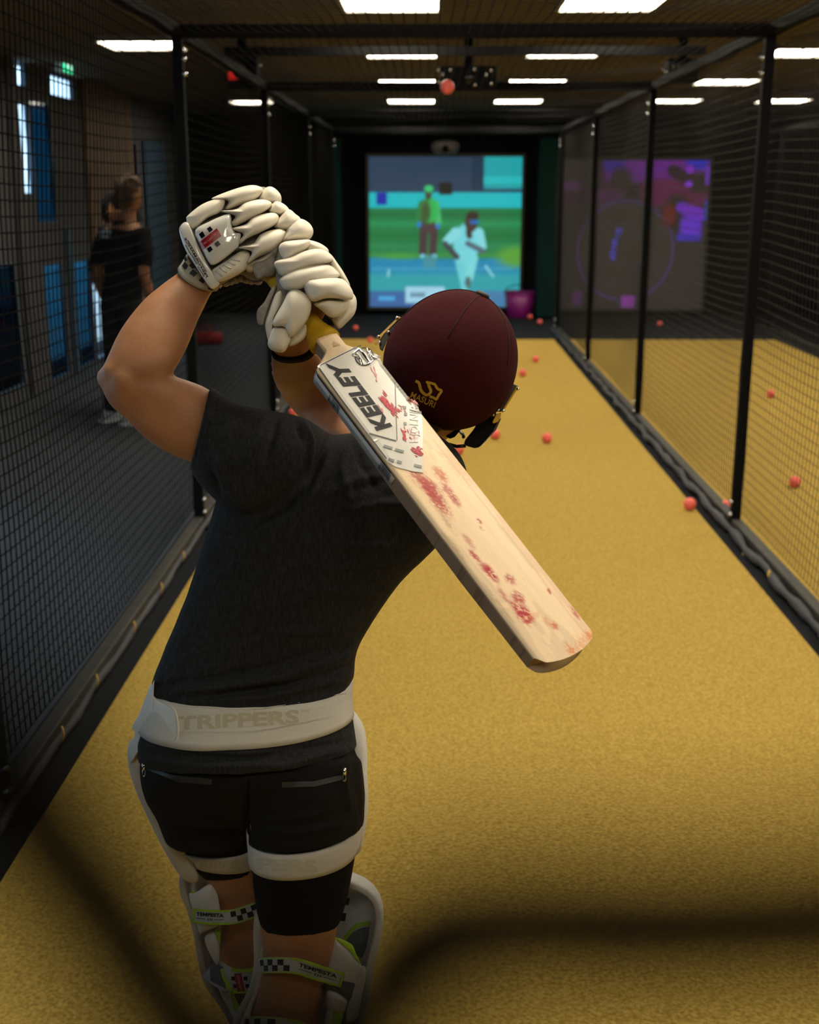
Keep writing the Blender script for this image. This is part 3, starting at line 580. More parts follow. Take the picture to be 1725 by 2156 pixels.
def foldfield(V, N, folds):
    """folds: polylines in the picture with width and height, laid on the camera-facing cloth"""
    px, py, z = proj(V); h = np.zeros(len(V)); face = np.clip(-(N @ FWD) * 1.5, 0, 1)
    for pts, w, a in folds:
        d = np.full(len(V), 1e9); tt = np.zeros(len(V)); n = len(pts) - 1
        for i in range(n):
            (x0, y0), (x1, y1) = pts[i], pts[i + 1]; dx, dy = x1 - x0, y1 - y0; t = np.clip(((px - x0) * dx + (py - y0) * dy) / (dx * dx + dy * dy), 0, 1)
            q = np.hypot(px - x0 - t * dx, py - y0 - t * dy); m = q < d; d[m] = q[m]; tt[m] = (i + t[m]) / n
        h += 1.5 * a * np.exp(-(d / w) ** 2) * np.sin(np.pi * np.clip(tt * .92 + .04, 0, 1)) ** .5
    h += .0011 * np.sin(.035 * px + .055 * py + 2.2 * np.sin(.021 * py + .013 * px)) * np.sin(.012 * px - .031 * py + 1.3) + .0006 * np.sin(.11 * py + .05 * px + 2 * np.sin(.03 * px))
    return V + N * (h * face)[:, None]
folds = [([(330, 1462), (470, 1447), (600, 1425), (746, 1372)], 9, .007), ([(380, 1478), (560, 1470), (740, 1425)], 8, .006), ([(345, 1440), (450, 1428), (560, 1405), (700, 1365)], 8, -.004), ([(420, 1468), (600, 1446), (735, 1400)], 6, -.005),
         ([(335, 1470), (350, 1440), (375, 1415)], 6, .004), ([(360, 1475), (385, 1445)], 5, .004), ([(660, 1430), (720, 1390), (748, 1350)], 7, .004),
         ([(560, 1330), (680, 1330), (780, 1310)], 10, .003), ([(620, 1240), (740, 1250), (820, 1245)], 10, .003), ([(640, 1190), (760, 1195), (870, 1180)], 9, .003), ([(650, 1140), (780, 1150), (900, 1145)], 9, .003),
         ([(780, 1330), (820, 1270), (890, 1190)], 8, .004), ([(690, 1040), (760, 1010), (820, 1000)], 10, .004), ([(720, 1080), (800, 1060), (850, 1060)], 10, .003),
         ([(690, 925), (672, 975), (645, 1030), (600, 1078), (548, 1104)], 5, -.008), ([(700, 930), (684, 985), (655, 1045), (610, 1092), (560, 1112)], 6, .003),
         ([(560, 866), (545, 910), (520, 960)], 7, .005), ([(585, 868), (575, 920), (560, 970)], 7, -.005), ([(640, 885), (655, 930), (650, 980)], 6, .006), ([(625, 885), (635, 930)], 5, -.005), ([(500, 858), (480, 920), (470, 1000)], 8, .003), ([(455, 960), (475, 1020), (520, 1070)], 8, .005), ([(440, 985), (465, 1045)], 6, -.004),
         ([(470, 1075), (500, 1110), (540, 1120)], 7, .003), ([(432, 860), (412, 930), (412, 985)], 4, -.002), ([(745, 935), (760, 980), (790, 1030)], 8, -.003), ([(730, 930), (720, 990), (735, 1050)], 8, .004),
         ([(300, 1600), (430, 1614), (600, 1612), (745, 1570)], 7, .005), ([(320, 1585), (520, 1596), (740, 1560)], 6, -.004), ([(400, 1622), (560, 1628), (700, 1612)], 4, .003), ([(360, 1580), (500, 1588), (640, 1580)], 6, .004)]
sV = foldfield(sV, sN, folds)
shirt = mesh('t_shirt', sV, sF, M_shirt, batter); shirtT = bvh(sV, sF)

short_parts = [tubeLR([(312, 1560, 735, 1540, 2.06, .105), (299, 1600, 750, 1580, 2.06, .122), (300, 1650, 766, 1630, 2.065, .135), (318, 1702, 768, 1690, 2.08, .132), (360, 1745, 762, 1725, 2.09, .10)]),
               tubeLR([(505, 1600, 762, 1600, 2.055, .11), (512, 1680, 769, 1670, 2.055, .12), SR(520, 1722, 768, 1700, 2.06, .120, .02), SR(524, 1764, 767, 1736, 2.06, .116, .034)]),
               tubeLR([(300, 1600, 535, 1600, 2.08, .11), (312, 1680, 528, 1680, 2.11, .12), SR(335, 1725, 524, 1735, 2.14, .117, .015), SR(353, 1762, 522, 1772, 2.155, .112, .028)])]
kV, kF = remesh(short_parts, 0.004, 10); kN = normals(kV, kF)
kV = foldfield(kV, kN, [([(518, 1650), (519, 1720), (521, 1765)], 5, -.010), ([(500, 1745), (440, 1740), (380, 1715)], 8, .004), ([(535, 1745), (620, 1755), (720, 1735)], 8, .004), ([(530, 1720), (600, 1725), (680, 1712)], 8, .003), ([(500, 1722), (430, 1705)], 7, .003), ([(745, 1560), (752, 1640), (758, 1720)], 6, -.004), ([(735, 1570), (725, 1640), (735, 1700)], 8, .004)])
shorts = mesh('shorts', kV, kF, M_short, batter); shortsT = bvh(kV, kF)
# tights: right leg long, left leg shows only under the strap
def shell(rows, name, m, par, vox=0.006):
    V, F = remesh([tubeLR(rows)], vox, 4); o = mesh(name, V, F, m, par); return o, bvh(V, F), (V, F)
lgR = [(522, 1700, 760, 1690, 2.055, .105), (530, 1790, 752, 1775, 2.058, .099), (534, 1860, 741, 1845, 2.067, .090), (541, 1915, 728, 1905, 2.076, .079), SR(547, 1940, 718, 1938, 2.082, .073, .008), SR(552, 1956, 711, 1952, 2.086, .071, .014)]
lgL = [(330, 1700, 530, 1700, 2.125, .105), (352, 1762, 534, 1765, 2.16, .099), (392, 1812, 545, 1812, 2.187, .087), (420, 1838, 550, 1836, 2.202, .078), SR(432, 1849, 554, 1838, 2.208, .074, .008)]
oR, tR, vR = shell(lgR, 'tights_leg', M_legg, batter); oL, tL, vL = shell(lgL, 'tights_leg', M_legg, batter)
# shoes
M_shoe = mat('white shoe', (0.55, 0.55, 0.54), 0.5); M_sole = mat('grey sole', (0.12, 0.12, 0.12), 0.6)
for (A, d) in ((ank[0][1], (.75, .66, 0)), (ank[1][1], (.4, .9, 0))):
    d = nrm(d); s = np.cross(d, (0, 0, 1)); z = np.array([0, 0, 1.0]); c0 = A * np.array([1, 1, 0])
    V, F = loftVF([ringSD(c0 + d * t + z * (h + .018), s * w, z * hh, 20, 2.4) for t, w, h, hh in ((-.105, .02, .05, .04), (-.09, .042, .052, .05), (0, .046, .052, .05), (.08, .055, .045, .045), (.16, .053, .036, .034), (.205, .03, .028, .02))])
    sh = mesh('shoe', V, F, M_shoe, batter)
    V, F = loftVF([[c0 + d * t + s * w + z * zz for t, w in ((-.11, -.03), (-.11, .03), (-.05, .045), (.09, .055), (.17, .05), (.215, .02), (.215, -.02), (.17, -.05), (.09, -.055), (-.05, -.045))] for zz in (0.013, 0.032)]); mesh('sole', V, F, M_sole, sh)
# hair under the helmet back edge, watch band
M_hair = mat('brown hair', (0.06, 0.035, 0.015), 0.7, var=(0.12, 0.075, 0.03), scale=200)
V, F = remesh([loftVF([ringSD(hp(0, u, .02), HR * rx, HB * ry, 20) for u, rx, ry in ((-.118, .028, .035), (-.10, .042, .045), (-.07, .058, .062), (-.03, .072, .078), (.02, .074, .085), (.06, .05, .05))])], .006, 3); mesh('hair', V, F, M_hair, batter)

# ------------------------------------------------------------------ bands that wrap a body surface
def plane_ring(tree, pts, off, n=96, rmax=0.4, inner=None):
    """closed ring where the plane through three surface points (left, middle, right as seen) meets the surface"""
    P = [np.asarray(p, float) for p in pts]; nn = nrm(np.cross(P[2] - P[0], P[1] - P[0])); c = inner
    c = np.asarray(c, float); c = c - nn * np.dot(c - P[0], nn)
    e1 = nrm(P[2] - P[0]); e2 = nrm(np.cross(nn, e1)); out = []
    for i in range(n):
        a = 2 * math.pi * i / n; d = e1 * math.cos(a) + e2 * math.sin(a)
        r = tree.ray_cast(Vector(c + d * rmax), Vector(-d), rmax)
        q = np.array(r[0]) if r[0] is not None else (out[-1] - d * off if out else c + d * 0.1)
        out.append(q + d * off)
    return out
def band(name, tree, top, bot, inner_t, inner_b, m, par, thick=0.004, rows=4, n=96, rmax=.4):
    A = plane_ring(tree, top, thick, n, rmax, inner=inner_t); B = plane_ring(tree, bot, thick, n, rmax, inner=inner_b)
    A, B = np.array(A), np.array(B)
    def sm(R):
        for _ in range(3): R = (np.roll(R, 1, 0) + 2 * R + np.roll(R, -1, 0)) / 4
        return R
    A, B = sm(A), sm(B); ca, cb = A.mean(0), B.mean(0)
    rings = [A + (ca - A) * 0.06]
    for k in range(rows + 1):
        t = k / rows; P = A * (1 - t) + B * t; c = ca * (1 - t) + cb * t
        P2 = []
        for q in P:
            d = nrm(q - c); r = tree.ray_cast(Vector(c + d * rmax), Vector(-d), rmax)
            h = np.array(r[0]) + d * thick if r[0] is not None else q
            P2.append(h if np.linalg.norm(h - c) > np.linalg.norm(q - c) else q)
        P2 = sm(np.array(P2)); rings.append(P2)
    rings.append(B + (cb - B) * 0.06)
    V, F = loftVF(rings, cap=False); o = mesh(name, V, F, m, par); return o, bvh(V, F)
def S3(tree, pts, z):
    out = []
    for (x, y) in pts:
        h, _ = hit(tree, x, y); out.append(h if h is not None else at(x, y, z))
    return out

# ------------------------------------------------------------------ decals: flat prints laid on a surface, made of real thin meshes
def resamp(poly, step=6.0):
    out = []
    for i in range(len(poly)):
        a, b = np.array(poly[i], float), np.array(poly[(i + 1) % len(poly)], float); n = max(1, int(np.linalg.norm(b - a) / step))
        out += [a + (b - a) * k / n for k in range(n)]
    return out
def fill2d(poly, grid=None):
    bm = bmesh.new(); vs = [bm.verts.new((p[0], p[1], 0)) for p in poly]; bm.faces.new(vs); bmesh.ops.triangulate(bm, faces=bm.faces[:])
    if grid:
        for _ in range(4):
            es = [e for e in bm.edges if e.calc_length() > grid]
            if not es: break
            bmesh.ops.subdivide_edges(bm, edges=es, cuts=1); bmesh.ops.triangulate(bm, faces=bm.faces[:])
    bm.verts.index_update(); P = [(v.co.x, v.co.y) for v in bm.verts]; F = [tuple(v.index for v in f.verts) for f in bm.faces]; bm.free(); return P, F
_txt = {}
def text2d(s, bold=0.02, shear=0.0, spacing=1.0, res=3):
    key = (s, bold, shear, spacing)
    if key in _txt: return _txt[key]
    cu = bpy.data.curves.new('t', 'FONT'); cu.body = s; cu.size = 1.0; cu.offset = bold; cu.shear = shear; cu.space_character = spacing; cu.resolution_u = res; cu.fill_mode = 'BOTH'
    o = bpy.data.objects.new('t', cu); COL.objects.link(o); dg = bpy.context.evaluated_depsgraph_get(); dg.update()
    me = o.evaluated_get(dg).to_mesh(); P = np.array([(v.co.x, v.co.y) for v in me.vertices]); F = [tuple(p.vertices) for p in me.polygons]
    o.evaluated_get(dg).to_mesh_clear(); bpy.data.objects.remove(o); bpy.data.curves.remove(cu)
    mn, mx = P.min(0), P.max(0); P = (P - mn) / (mx - mn); _txt[key] = (P, F); return P, F
def lay(name, P, F, tree, m, par, off=0.0008, zfall=None, fn=None):
    """P in picture pixels -> points on the surface, raised a little along its normal"""
    V, ok = [], []
    last = None
    for (x, y) in P:
        h, n = hit(tree, x, y)
        if h is None:
            if last is None: V.append(at(x, y, zfall or 2.0)); ok.append(False); continue
            h, n = at(x, y, last), -FWD; ok.append(False)
        else: ok.append(True); last = float((h - CAM) @ FWD)
        V.append(h + n * off)
    F = [f for f in F if any(ok[i] for i in f)]
    bad = [i for i, k in enumerate(ok) if not k]
    if bad and any(ok):
        good = [i for i, k in enumerate(ok) if k]; GP = np.array([P[i] for i in good])
        for i in bad:
            j = good[int(np.argmin(((GP - np.array(P[i])) ** 2).sum(1)))]; zz = float((V[j] - CAM) @ FWD); V[i] = at(P[i][0], P[i][1], zz)
    o = mesh(name, V, F, m, par, smooth=False); sd = o.modifiers.new('thickness', 'SOLIDIFY'); sd.thickness = 0.0006; sd.offset = 0
    return o
def lay_poly(name, poly, tree, m, par, off=0.0008, grid=10.0, z=2.0):
    P, F = fill2d(resamp(poly, grid), grid); return lay(name, P, F, tree, m, par, off, z)
def lay_text(name, s, quad, tree, m, par, off=0.0012, bold=0.02, shear=0.0, spacing=1.0, z=2.0):
    """quad: baseline-left, baseline-right, top-right, top-left in pixels"""
    P, F = text2d(s, bold, shear, spacing); q = [np.array(p, float) for p in quad]
    # split long faces so the lettering follows the surface
    PP = [tuple((q[0] * (1 - u) + q[1] * u) * (1 - v) + (q[3] * (1 - u) + q[2] * u) * v) for u, v in P]
    return lay(name, PP, F, tree, m, par, off, z)
def lay_line(name, pts, w, tree, m, par, off=0.001, n=None, z=2.0, zoff=None):
    pts = spline([np.array(p, float) for p in pts], n or max(8, int(sum(np.hypot(*(np.array(pts[i + 1]) - np.array(pts[i]))) for i in range(len(pts) - 1)) / 8)))
    P, F = [], []
    for i, p in enumerate(pts):
        t = nrm(pts[min(i + 1, len(pts) - 1)] - pts[max(i - 1, 0)]); s = np.array([-t[1], t[0]]); P += [tuple(p + s * w / 2), tuple(p - s * w / 2)]
        if i: F.append((2 * i - 2, 2 * i - 1, 2 * i + 1, 2 * i))
    return lay(name, P, F, tree, m, par, off, z)

# ------------------------------------------------------------------ puffed pads from an outline with its own distance, size and thickness
GZ = [0.0]
def puffVF(poly, Z, h, n=44, gx=0.0, gy=0.0, back=None, e=2.6, ks=(1.0, .97, .9, .78, .6, .4, .2), scale=1.0, smoothp=True):
    Z = Z + GZ[0]
    P = closed_spline(poly, n) if smoothp else resamp(poly, 8); P = np.array(P); c = P.mean(0); n = len(P)
    back = h * 0.8 if back is None else back
    def pt(p, dz): 
        zz = Z + gx * (p[0] - c[0]) / 1000 + gy * (p[1] - c[1]) / 1000 - dz
        return at(c[0] + (p[0] - c[0]) * scale, c[1] + (p[1] - c[1]) * scale, zz)
    front = [[pt(c + (p - c) * k, h * (1 - k ** e) ** (1 / e)) for p in P] for k in ks]
    rear = [[pt(c + (p - c) * k, -back * (1 - k ** e) ** (1 / e)) for p in P] for k in reversed(ks[1:])]
    return loftVF(rear + front)
def puff(name, poly, Z, h, m, par, **kw):
    V, F = puffVF(poly, Z, h, **kw); return mesh(name, V, F, m, par), (V, F)
# ================================================================== thigh guard: waist belt, outer pads, leg straps
allT_V, allT_F = joinVF([(list(sV), sF), (list(kV), kF)]); trunkT = bvh(allT_V, allT_F)
tg = thing('thigh_guard', 'off-white thigh guard with waist belt and leg straps worn over the shorts', 'guard', at(530, 1560, 2.06))
ci = at(530, 1500, 2.06)
belt, beltT = band('waist_belt', shirtT, S3(shirtT, [(330, 1470), (540, 1489), (728, 1452)], 2.06), S3(shirtT, [(310, 1556), (540, 1574), (738, 1514)], 2.06), at(530, 1475, 2.06), at(530, 1545, 2.06), M_elastic, tg, 0.005, 6)
M_letter = mat('pale khaki lettering', (0.43, 0.395, 0.28), 0.8)
M_faint = mat('faint grey lettering', (0.50, 0.48, 0.40), 0.8)
lay_text('belt_lettering', 'TRIPPERS', [(374, 1538), (630, 1524), (630, 1494), (374, 1508)], beltT, M_letter, belt, bold=0.03, off=.0006)
lay_text('belt_lettering', 'TM', [(634, 1500), (650, 1499), (650, 1494), (634, 1495)], beltT, M_faint, belt, bold=0.01)
lay_line('belt_seam', [(378, 1541), (540, 1538), (700, 1508)], 1.6, beltT, M_faint, belt); lay_line('belt_seam', [(378, 1486), (540, 1493), (728, 1460)], 1.2, beltT, M_faint, belt)
# left wing wrapping the hip
o, vf = puff('hip_wing', [(325, 1432), (318, 1452), (328, 1470), (350, 1483), (368, 1490), (377, 1520), (377, 1552), (370, 1567), (340, 1560), (312, 1566), (290, 1586), (276, 1606), (272, 1590), (284, 1545), (278, 1530), (292, 1505), (308, 1465)], 1.995, 0.010, M_pu, tg, gx=-0.9, back=0.05, e=3.5, n=70)
wt = bvh(*vf); lay_line('stitching', [(352, 1486), (366, 1494), (373, 1520), (373, 1550), (366, 1562)], 1.5, wt, M_faint, o)
o, vf = puff('thigh_pad', [(283, 1555), (270, 1568), (269, 1600), (277, 1640), (296, 1690), (322, 1745), (345, 1790), (372, 1835), (398, 1858), (420, 1850), (400, 1810), (362, 1770), (335, 1735), (312, 1690), (302, 1640), (300, 1590)], 2.10, 0.03, M_pu, tg, gy=0.35, back=0.10, e=3.0, n=60)
o, vf = puff('thigh_pad', [(735, 1495), (748, 1500), (766, 1530), (773, 1570), (774, 1630), (776, 1690), (770, 1745), (762, 1788), (750, 1796), (742, 1760), (750, 1700), (748, 1600), (742, 1540)], 2.09, 0.035, M_pu, tg, gy=0.1, back=0.10, e=3.0, n=60)
# leg straps follow the hem of the shorts and sit on the tights
sR, sRT = band('leg_strap', tR, S3(tR, [(532, 1772), (620, 1797), (740, 1752)], 2.0), S3(tR, [(538, 1832), (620, 1850), (736, 1810)], 2.0), at(640, 1775, 2.058), at(640, 1825, 2.063), M_elastic, tg, 0.006, 5)
sL, sLT = band('leg_strap', tL, S3(tL, [(385, 1796), (455, 1806), (530, 1788)], 2.15), S3(tL, [(405, 1822), (455, 1836), (540, 1818)], 2.18), at(450, 1790, 2.17), at(470, 1822, 2.19), M_elastic, tg, 0.006, 5)
lay_text('strap_lettering', 'PERS', [(542, 1832), (670, 1838), (670, 1812), (542, 1806)], sRT, M_faint, sR, bold=0.03, off=.0006)
lay_text('strap_lettering', 'TRIPPE', [(398, 1826), (500, 1828), (504, 1812), (398, 1812)], sLT, M_faint, sL, bold=0.02, off=.0006)
# pockets, zips and centre seam on the shorts
M_zip = mat('grey zip tape', (0.022, 0.021, 0.020), 0.5); M_silver = mat('silver', (0.75, 0.75, 0.76), 0.22, metal=1.0)
lay_poly('pocket_zip', [(306, 1612), (360, 1631), (446, 1640), (447, 1651), (380, 1647), (306, 1619)], shortsT, M_zip, shorts, 0.0015)
lay_poly('pocket_zip', [(593, 1646), (660, 1645), (722, 1631), (722, 1641), (664, 1656), (594, 1658)], shortsT, M_zip, shorts, 0.0015)
for (x, y) in ((303, 1617), (725, 1627)):
    h, n = hit(shortsT, x + (6 if x < 400 else -3), y); h = h if h is not None else at(x, y, 2.0)
    p = at(x, y, float((h - CAM) @ FWD) - .006)
    V, F = joinVF([tubeVF([p + UPV * .008, p - UPV * .003], .0035, 8), tubeVF([p - UPV * .004 + RGT * .0025 * math.cos(t) + UPV * (.006 * math.sin(t) - .004) for t in np.linspace(0, 2 * math.pi, 12)], .0011, 6, cap=False)]); mesh('zip_pull', V, F, M_silver, shorts)
lay_line('back_seam', [(518, 1632), (519, 1690), (521, 1725)], 2, shortsT, mat('seam black', (0.003, 0.003, 0.003), .9), shorts, 0.001)

# ================================================================== leg pads
M_mesh = mat('grey mesh lining', (0.10, 0.11, 0.115), 0.9, var=(0.15, 0.16, 0.165), scale=300)
M_check = mat('black check', (0.008, 0.008, 0.012), 0.6); M_tape = mat('white strap tape', (0.50, 0.51, 0.50), 0.7)
def padshell(name, rows, m, par, thick=0.014, n=22):
    """rows: left edge, right edge, Z of the edges, forward bulge: a half-round shell open towards the calf"""
    rings = []
    for (lx, ly, rx, ry, zl, zr, bl) in rows:
        a, b = at(lx, ly, zl), at(rx, ry, zr); c = (a + b) / 2; S = (b - a) / 2; up = np.array([0, 0, 1.0])
        D = nrm(np.cross(up, nrm(S))); D = D if D[1] > 0 else -D
        rings.append([c - S * math.copysign(abs(math.cos(t)) ** .9, math.cos(t)) + D * bl * .62 * math.sin(t) ** .9 for t in np.linspace(0, math.pi, n)])
    rings = smooth_rings(rings, 3)
    V, F = loftVF(rings, cap=False, closed=False); o = mesh(name, V, F, m, par)
    s = o.modifiers.new('padding', 'SOLIDIFY'); s.thickness = thick; s.offset = 1.0; bevel(o, 0.004, 2)
    return o, bvh(V, F)
def ribbon(name, pts, hw, m, par, thick=0.003, n=28):
    """strap: pts (px, py, Z), hw half height in px"""
    P = spline([np.array(p, float) for p in pts], n); fr_, bk = [], []
    rings = []
    for i, p in enumerate(P):
        t = P[min(i + 1, n - 1)] - P[max(i - 1, 0)]; t = nrm(t[:2]); s = np.array([-t[1], t[0]]); h = hw if not callable(hw) else hw(i / (n - 1))
        a, b = p[:2] + s * h, p[:2] - s * h
        rings.append([at(a[0], a[1], p[2]), at(b[0], b[1], p[2]), at(b[0], b[1], p[2] + thick), at(a[0], a[1], p[2] + thick)])
    V, F = loftVF(rings); o = mesh(name, V, F, m, par, smooth=False); bevel(o, .0008, 1); return o, bvh(V, F)
def along(P, f0, f1, v0, v1, hw, k=6):
    """outline of a patch of a ribbon: fractions along it, -1..1 across"""
    Q = spline([np.array(p[:2], float) for p in P], 60); L = len(Q) - 1
    def pt(f, v):
        i = min(int(f * L), L - 1); g = f * L - i; p = Q[i] * (1 - g) + Q[i + 1] * g; t = nrm(Q[i + 1] - Q[i]); s = np.array([t[1], -t[0]]); return p + s * v * hw
    return [pt(f0 + (f1 - f0) * i / k, v0) for i in range(k + 1)] + [pt(f1 + (f0 - f1) * i / k, v1) for i in range(k + 1)]
def strap(par, pts, hw, tab, chk, label_side):
    """tab, chk: fractions for the lime-edged tab and the chequered tape"""
    o, T = ribbon('strap', pts, hw, M_tape, par)
    f0, f1 = tab
    for v0, v1 in ((.72, 1.0), (-1.0, -.72)): lay_poly('lime_edging', along(pts, f0, f1, v0, v1, hw), T, M_lime, o, .0012, 14)
    fe = f0 if label_side == 'L' else f1; d = 0.035 if label_side == 'L' else -0.035
    lay_poly('lime_edging', along(pts, min(fe, fe + d), max(fe, fe + d), -1, 1, hw, 2), T, M_lime, o, .0012, 14)
    c0, c1 = chk; n = 6; w = (c1 - c0) / n
    for v0, v1 in ((.78, 1.0), (-1.0, -.78)): lay_poly('lime_edging', along(pts, c0, c1, v0, v1, hw), T, mat('pale lime edging', (0.42, 0.62, 0.16), .6), o, .0010, 14)
    for i in range(n):
        v0, v1 = ((0, .74), (-.74, 0))[i % 2]; lay_poly('check', along(pts, c0 + i * w, c0 + (i + 1) * w, v0, v1, hw, 2), T, M_check, o, .0010, 14)
    m0, m1 = f0 + (f1 - f0) * .14, f0 + (f1 - f0) * .84
    A = along(pts, m0, m1, .02, .52, hw, 1); lay_text('strap_lettering', 'TEMPESTA', [A[0], A[1], A[2], A[3]], T, M_print, o, bold=.03, off=.0014)
    for (g0, g1) in ((.16, .40), (.62, .84)):
        lay_poly('strap_lettering', along(pts, f0 + (f1 - f0) * g0, f0 + (f1 - f0) * g1, -.30, -.24, hw, 2), T, M_print, o, .0014, 20)
    for g in (.46, .51, .56): lay_poly('strap_lettering', along(pts, f0 + (f1 - f0) * g, f0 + (f1 - f0) * (g + .02), -.44, -.16, hw, 1), T, M_print, o, .0014, 20)
    return o, T

# left leg pad (farther)
pl = thing('leg_pad', 'white cricket leg pad with lime trim strapped to the left leg', 'leg pad', (lA[0], lA[1], 0.05), 'cricket leg pads')
shL, shLT = padshell('pad_shell', [(391, 1846, 548, 1850, 2.24, 2.24, .07), (392, 1880, 560, 1880, 2.25, 2.25, .11), (406, 1915, 575, 1915, 2.265, 2.265, .13), (420, 1966, 590, 1966, 2.285, 2.285, .13), (432, 2036, 600, 2036, 2.315, 2.315, .12), (446, 2077, 606, 2077, 2.335, 2.335, .11), (473, 2116, 610, 2116, 2.355, 2.355, .105), (496, 2156, 618, 2156, 2.375, 2.375, .10), (530, 2260, 640, 2260, 2.42, 2.42, .10), (550, 2360, 650, 2360, 2.46, 2.46, .11)], M_pu, pl)
o, vf = puff('knee_wing', [(398, 1884), (414, 1878), (445, 1858), (452, 1862), (462, 1900), (462, 1945), (428, 1962), (421, 1966), (410, 1930)], 2.185, .012, M_pu, pl, back=.05, e=3.2, n=50); wlT = bvh(*vf)
lay_poly('lime_trim', [(402, 1882), (412, 1866), (434, 1846), (441, 1852), (430, 1866), (405, 1882)], wlT, M_lime, o, .001)
o, vf = puff('calf_wing', [(432, 1972), (452, 1962), (462, 1990), (462, 2020), (456, 2032), (445, 2015), (434, 1992)], 2.215, .012, M_pu, pl, back=.04, e=3, n=40)
o, vf = puff('lime_trim', [(453, 1958), (463, 1956), (464, 1972), (463, 1990)], 2.205, .003, M_lime, pl, n=20)
o, vf = puff('calf_wing', [(462, 2076), (480, 2082), (500, 2130), (512, 2160), (500, 2160), (478, 2118), (465, 2095)], 2.27, .012, M_pu, pl, back=.05, e=3, n=40)
o, vf = puff('lime_trim', [(483, 2088), (492, 2092), (512, 2150), (506, 2152), (494, 2128)], 2.255, .004, M_lime, pl, n=24)
ptsA = [(404, 1927, 2.172), (440, 1931, 2.160), (485, 1931, 2.150), (520, 1922, 2.158), (552, 1910, 2.185)]
strap(pl, ptsA, 15.5, (0.02, .50), (.51, .98), 'L')
ptsB = [(440, 2038, 2.235), (480, 2062, 2.205), (520, 2066, 2.205), (560, 2058, 2.235)]
o, T = ribbon('calf_strap', ptsB, lambda t: 26, M_tape, pl)
lay_poly('strap_elastic', [(441, 2020), (470, 2036), (476, 2082), (444, 2066)], T, M_mesh, o, .001)
lay_poly('lime_edging', along(ptsB, .34, .99, .74, 1.0, 26), T, M_lime, o, .0012, 14); lay_poly('lime_edging', along(ptsB, .42, .99, -1.0, -.78, 26), T, M_lime, o, .0012, 14)
lay_line('lime_edging', [(468, 2040), (474, 2062), (488, 2088)], 7, T, M_lime, o, .0013)
for (x, y) in ((487, 2056), (512, 2056), (491, 2072), (516, 2072)): lay_poly('badge_square', [(x, y), (x + 8, y), (x + 9, y + 8), (x + 1, y + 8)], T, M_print, o, .0012, 20)
lay_poly('badge_stripe', [(493, 2050), (508, 2049), (516, 2087), (501, 2088)], T, mat('badge red', (.30, .012, .02), .4), o, .0014, 20)
lay_text('badge_lettering', 'GRAY-NICOLLS', [(510, 2085), (503, 2052), (498, 2053), (505, 2086)], T, mat('badge pale', (.6, .3, .3), .5), o, off=.002, bold=.01)

# right leg pad (nearer)
pr = thing('leg_pad', 'white cricket leg pad with lime trim strapped to the right leg', 'leg pad', (rA[0], rA[1], 0.05), 'cricket leg pads')
shR, shRT = padshell('pad_shell', [(600, 1872, 728, 1868, 2.17, 2.155, .05), (570, 1885, 766, 1886, 2.17, 2.15, .10), (556, 1912, 787, 1910, 2.165, 2.14, .13), (548, 1950, 790, 1950, 2.16, 2.135, .14), (548, 2000, 780, 2000, 2.16, 2.13, .13), (548, 2040, 770, 2040, 2.165, 2.135, .12), (540, 2080, 767, 2080, 2.175, 2.14, .115), (525, 2115, 760, 2115, 2.185, 2.15, .11), (505, 2156, 750, 2150, 2.20, 2.16, .11), (480, 2260, 690, 2255, 2.24, 2.20, .11), (460, 2370, 640, 2370, 2.29, 2.25, .12)], M_pu, pr)
lay_poly('badge_square', [(722, 1890), (738, 1891), (735, 1906), (720, 1905)], shRT, M_print, shR, .002); lay_poly('badge_square', [(714, 1922), (731, 1923), (728, 1940), (710, 1938)], shRT, M_print, shR, .002)
lay_line('lime_trim', [(727, 1978), (738, 1962), (755, 1948), (783, 1944)], 9, shRT, M_lime, shR, .002)
lay_poly('mesh_lining', [(730, 1980), (745, 1962), (762, 1954), (780, 1951), (778, 1975), (772, 2000), (764, 2018), (752, 2010), (746, 1992)], shRT, M_mesh, shR, .0018)
o, vf = puff('knee_wing', [(700, 1978), (708, 1974), (738, 2000), (757, 2026), (762, 2040), (752, 2060), (744, 2075), (715, 2070), (690, 2062)], 2.10, .012, M_pu, pr, back=.05, e=3, n=44); wrT = bvh(*vf)
o2, vf = puff('lime_trim', [(705, 1974), (725, 1980), (742, 1990), (750, 2008), (760, 2030), (748, 2018), (735, 2002), (715, 1988)], 2.094, .004, M_lime, pr, n=30)
o2, vf = puff('elastic_loop', [(718, 2062), (747, 2070), (742, 2090), (737, 2104), (712, 2086), (700, 2074)], 2.094, .004, M_mesh, pr, n=30)
o2, vf = puff('calf_wing', [(690, 2088), (712, 2090), (730, 2105), (728, 2125), (722, 2132), (700, 2128), (688, 2120)], 2.10, .015, M_pu, pr, back=.05, n=36)
o2, vf = puff('side_wing', [(760, 2036), (771, 2040), (768, 2075), (762, 2098), (760, 2118), (751, 2145), (742, 2150), (728, 2148), (733, 2110), (744, 2072)], 2.115, .008, M_pu, pr, back=.03, e=3.5, n=44)
wt2 = bvh(*vf); lay_line('stitching', [(766, 2036), (749, 2068), (738, 2100), (732, 2140)], 2, wt2, M_faint, o2)
o2, vf = puff('calf_wing', [(692, 2126), (720, 2132), (716, 2160), (690, 2170), (682, 2150)], 2.11, .012, M_pu, pr, back=.05, n=36)
o2, vf = puff('lime_trim', [(705, 2128), (722, 2136), (712, 2160), (696, 2160)], 2.10, .003, M_lime, pr, n=24)
